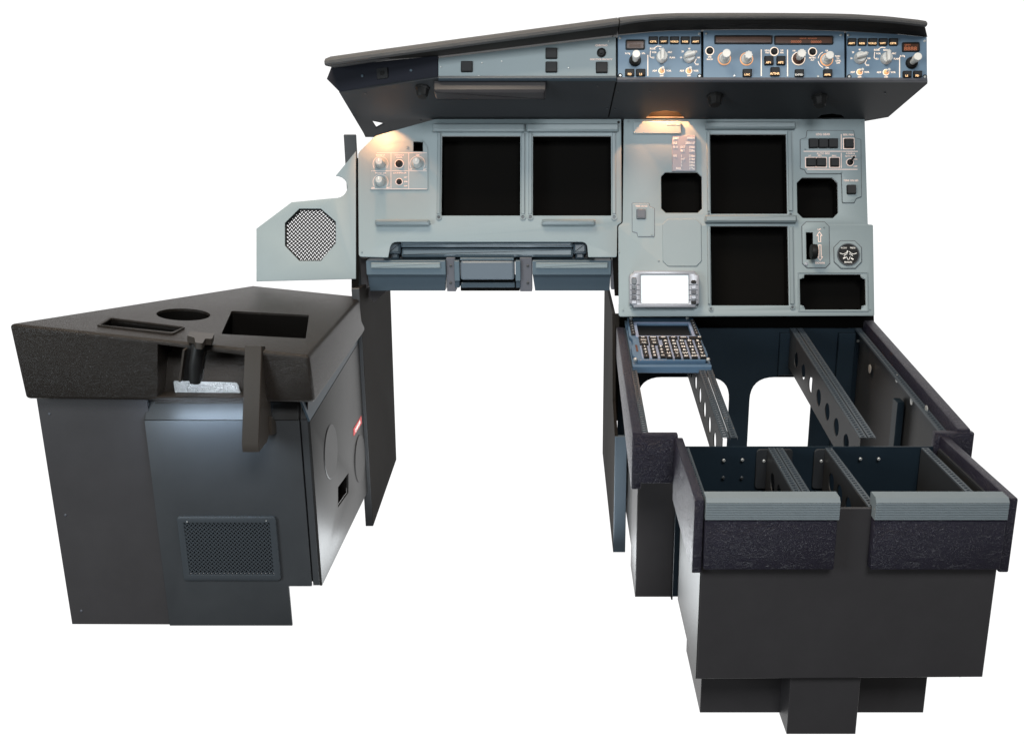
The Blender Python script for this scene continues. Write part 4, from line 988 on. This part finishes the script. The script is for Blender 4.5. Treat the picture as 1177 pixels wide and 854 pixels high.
rail(FT, .1865, .1955, fy0, fy1, pe); rail(FT, .3185, .3295, fy0, fy1, pe); rail(FT, .3310, .3420, fy0, fy1, pe); rail(FT, .4080, .4185, fy0, fy1, pe); rail(FT, .5580, .5690, fy0, fy1, pe)
for x in (.318, .4075): web(x, YF + .005, 1.4355, zf_, .075, [1.25 + .046 * i for i in range(4)], .015, pe)
web(.5575, YF + .005, 1.4355, zf_, .26, [], .01, pe)
IB = frontal(1.4365)
for x0, x1 in ((868.6, 909.6), (934.6, 953)):
    MB().prism(IB, rrect(R_(IB, x0, 515.8, x1, 561), .006), 0, .0025, .0006).build('mounting_tab', 'web', pe)
for x, y in ((832, 529), (853.4, 528.4), (878, 529.8), (944, 530), (989, 527.4), (1010, 527.4), (831.4, 548.8), (852.6, 549)):
    screw(IB.lift(.0026), x, y, 1.9, pe, 'screw' if y < 540 else 'screwdk')
for x, y in ((908, 385.6), (993, 384), (988, 419.4), (908, 416), (986, 392)): screw(bk, x, y, 1.7, pe, 'screw')
SW = facing_left(.608)
for x, y in ((1031, 435), (1031, 478), (1000, 424), (1065, 470), (1048, 461)): screw(SW.lift(.001), x, y, 1.7, pe, 'screw')
MB().prism(SW, box2((-1.69, -.78, -1.664, -.528)), 0, .012, .001).build('wall_bracket', 'navy', pe)
MB().prism(bk, box2((.566, -.84, .600, bz(YB) - .01)), .0, .012, .001).build('wall_bracket', 'navy', pe)
MB().prism(bk, box2((bk.hit(895, 400)[0], -.562, bk.hit(916, 400)[0], bz(YB) - .01)), 0, .01, .001).build('wall_bracket', 'navy', pe)

# ================================================================== keypad unit on the left rails
KT = BT.lift(.010)
kb0, kb1 = KT.hit(760, 418.5)[1], KT.hit(760, 367)[1]
kx0, kx1 = .1265, .2725
ku = thing('keypad_unit', 'blue keypad unit with a dark screen and rows of black keys on the pedestal', 'keypad unit', KT.w((kx0 + kx1) / 2, kb0, -.01))
W_ = kx1 - kx0; H_ = kb1 - kb0
def K(u_, v_): return (kx0 + W_ * u_, kb1 - H_ * v_)           # v from the far edge to the near edge
def Kr(u0, v0, u1, v1): a0, b1_ = K(u0, v0); a1, b0_ = K(u1, v1); return (a0, b0_, a1, b1_)
MB().prism(KT, [K(0, 0), K(1, 0), K(1, 1.0), K(0, 1.0)], -.0085, -.003, .001).build('base_plate', 'mcdu', ku)
MB().prism(Plane(KT.w(0, kb0, -.003), (1, 0, 0), (0, 0, 1)), box2((kx0, -.014, kx1, .0)), -.004, .003, .0015).build('front_lip', 'mcdu', ku)
fo2 = [K(.03, .02), K(.97, .02), K(.985, .44), K(.95, .52), K(.95, .62), K(.985, .70), K(.985, .86), K(.93, .97), K(.07, .97), K(.015, .86), K(.015, .70), K(.05, .62), K(.05, .52), K(.015, .44)]
scr_r = Kr(.15, .17, .86, .47)
MB().plate(KT, roundp(fo2, .002), [box2(scr_r)], -.003, .005, .0015).build('face_plate', 'mcdu', ku)
MB().prism(KT, box2(grow(scr_r, .001)), -.0028, .001).build('screen', 'glass', ku)
MB().plate(KT, rrect(grow(scr_r, .007), .003), [box2(grow(scr_r, .0005))], .0045, .0075, .0012).build('screen_bezel', 'mcdulite', ku)
MB().prism(KT, roundp([K(.13, .50), K(.93, .50), K(.93, .94), K(.13, .94)], .003), .0045, .0062, .0005).build('key_bed', 'mcdulite', ku)
KK = KT.lift(.0062)
def key(u_, v_, w, h, txt, m='bplast', tm='white', ts=.5):
    a, b = K(u_, v_); r = (a - W_ * w / 2, b - H_ * h / 2, a + W_ * w / 2, b + H_ * h / 2)
    o = MB().prism(KK, rrect(r, .0012), -.001, .0036, .0009).build('key', m, ku)
    if txt:
        s = H_ * h * ts * .85
        mm_ = MB().mesh(text_mesh(txt, 'CENTER', .01), frame(KK, a, b, .0039) @ Matrix.Diagonal((s / .7 * (1.0 if len(txt) < 3 else .62), s / .7, .0005, 1)))
        mm_.build('legend', tm, o)
for i, n in enumerate(('DIR', 'PROG', 'PERF', 'INIT', 'DATA')): key(.19 + i * .135, .535, .115, .05, n, ts=.42)
key(.19 + 5 * .135, .535, .115, .05, None); key(.945, .53, .06, .05, 'BRT', 'bplast', ts=.4)
for i, n in enumerate(('F-PLN', 'RAD')): key(.19 + i * .135, .595, .115, .05, n, ts=.42)
for i, n in enumerate(('FUEL', 'SEC')): key(.19 + i * .135, .655, .115, .05, n, ts=.42)
for j, row in enumerate(('ABCDE', 'FGHIJ', 'KLMNO', 'PQRST', 'UVWXY')):
    for i, c in enumerate(row): key(.475 + i * .107, .612 + j * .066, .078, .052, c, ts=.62)
for i, c in enumerate(('Z', '/', 'SP', 'OVFY', 'CLR')): key(.475 + i * .107, .612 + 5 * .0645, .078, .046, c, ts=.55)
for j, row in enumerate(('123', '456', '789', '.0±')):
    for i, c in enumerate(row): key(.185 + i * .105, .735 + j * .062, .07, .050, c.replace('±', '+/-'), ts=.6)
for s_ in (.075, .93):
    for j in range(6): key(s_, .14 + j * .058, .058, .040, '-', 'cap', ts=.5)
for s_ in (.085, .94):
    MB().prism(KT, box2(Kr(s_ - .013, .66, s_ + .013, .80)), .004, .0056).build('indicator_lamp', 'rust', ku)
for u_, v_ in ((.085, .04), (.885, .04), (.04, .965), (.96, .965)):
    a, b = K(u_, v_); MB().lathe(KT, a, b, [(.0036, .004), (.0036, .007), (.0024, .0085)], 14).build('screw', 'screw', ku)

# ================================================================== light
W = bpy.data.worlds.new('World'); S.world = W; W.use_nodes = True
nt = W.node_tree; bg_ = nt.nodes['Background']
tc = nt.nodes.new('ShaderNodeTexCoord'); sx = nt.nodes.new('ShaderNodeSeparateXYZ')
nt.links.new(tc.outputs['Generated'], sx.inputs[0])
mr = nt.nodes.new('ShaderNodeMapRange'); mr.interpolation_type = 'SMOOTHSTEP'
mr.inputs['From Min'].default_value = .12; mr.inputs['From Max'].default_value = .46
mr.inputs['To Min'].default_value = .17; mr.inputs['To Max'].default_value = 1.12
nt.links.new(sx.outputs['Y'], mr.inputs['Value'])
m2 = nt.nodes.new('ShaderNodeMapRange'); m2.interpolation_type = 'SMOOTHSTEP'
m2.inputs['From Min'].default_value = .30; m2.inputs['From Max'].default_value = .75
m2.inputs['To Min'].default_value = 1.0; m2.inputs['To Max'].default_value = .45
nt.links.new(sx.outputs['Z'], m2.inputs['Value'])
mu = nt.nodes.new('ShaderNodeMath'); mu.operation = 'MULTIPLY'
nt.links.new(mr.outputs['Result'], mu.inputs[0]); nt.links.new(m2.outputs['Result'], mu.inputs[1])
nt.links.new(mu.outputs[0], bg_.inputs['Strength']); bg_.inputs['Color'].default_value = (1, 1, 1, 1)

def light(name, kind, loc, target, energy, col, **kw):
    l = bpy.data.lights.new(name, kind); l.energy = energy; l.color = col
    for k_, v_ in kw.items(): setattr(l, k_, v_)
    o = bpy.data.objects.new(name, l); COL.objects.link(o); o.location = loc
    o.rotation_euler = (Vector(target) - Vector(loc)).to_track_quat('-Z', 'Y').to_euler(); return o
light('softbox_lamp', 'AREA', (.35, -.75, ZC + 1.55), (-.15, 2.0, ZC - .25), 62, (.94, .98, 1.0), shape='RECTANGLE', size=1.0, size_y=.8)
light('softbox_lamp', 'AREA', (-1.5, .25, ZC - .05), (-.05, 1.8, ZC - .3), 20, (.83, .94, 1.0), shape='RECTANGLE', size=.7, size_y=.7)
light('overhead_fill', 'AREA', (-.5, 1.35, ZC + 1.6), (-.5, 1.8, ZC - .4), 48, (1.0, .84, .66), shape='RECTANGLE', size=.8, size_y=.8)  # added warm fill from above, no such lamp in view
light('low_fill', 'AREA', (-.15, 1.64, .02), (-.15, 1.64, 1), 4.0, (.92, .97, 1.0), shape='RECTANGLE', size=.42, size_y=.36)  # added upward fill, stands in for bright floor light on the sides
def warm(p, t, e, size, cone, blend):
    light('panel_flood_lamp', 'SPOT', p, t, e, (1.0, .42, .165), spot_size=R(cone), spot_blend=blend, shadow_soft_size=size)
q_ = MP.w(*MP.hit(763.5, 137), .021) + MP.v * .040; warm(q_, q_ - MP.v, 3.5, .002, 150, .1)
q_ = MP.w(*MP.hit(438, 148), .045); warm(q_, q_ - MP.v * .42 - MP.n * .40 + Vector((.08, 0, 0)), .8, .004, 96, .3)
pr_ = Vector((CF.hit3(233, 460).x, 1.474, ZC - .478))
light('recess_lamp', 'AREA', pr_, pr_ + Vector((0, .6, -.5)), .34, (.60, .78, 1.0), shape='RECTANGLE', size=.14, size_y=.006)
pr2 = Vector((CF.hit3(236, 440).x, 1.496, ZC - .418))
light('recess_lamp', 'AREA', pr2, pr2 + Vector((0, .25, -1)), .10, (.85, .93, 1.0), shape='RECTANGLE', size=.10, size_y=.008)

# ================================================================== camera and view
cam = bpy.data.cameras.new('camera'); co = bpy.data.objects.new('camera', cam); COL.objects.link(co)
co.location = EYE; co.rotation_euler = (math.pi / 2 - PITCH, 0, 0)
cam.sensor_width = 36; cam.lens = 36 * F / 1177; cam.shift_x = (588.5 - CX) / 1177; cam.clip_start = .05; cam.clip_end = 200
S.camera = co
S.view_settings.view_transform = 'Standard'; S.view_settings.look = 'None'; S.view_settings.exposure = 0; S.view_settings.gamma = 1
S.render.film_transparent = False
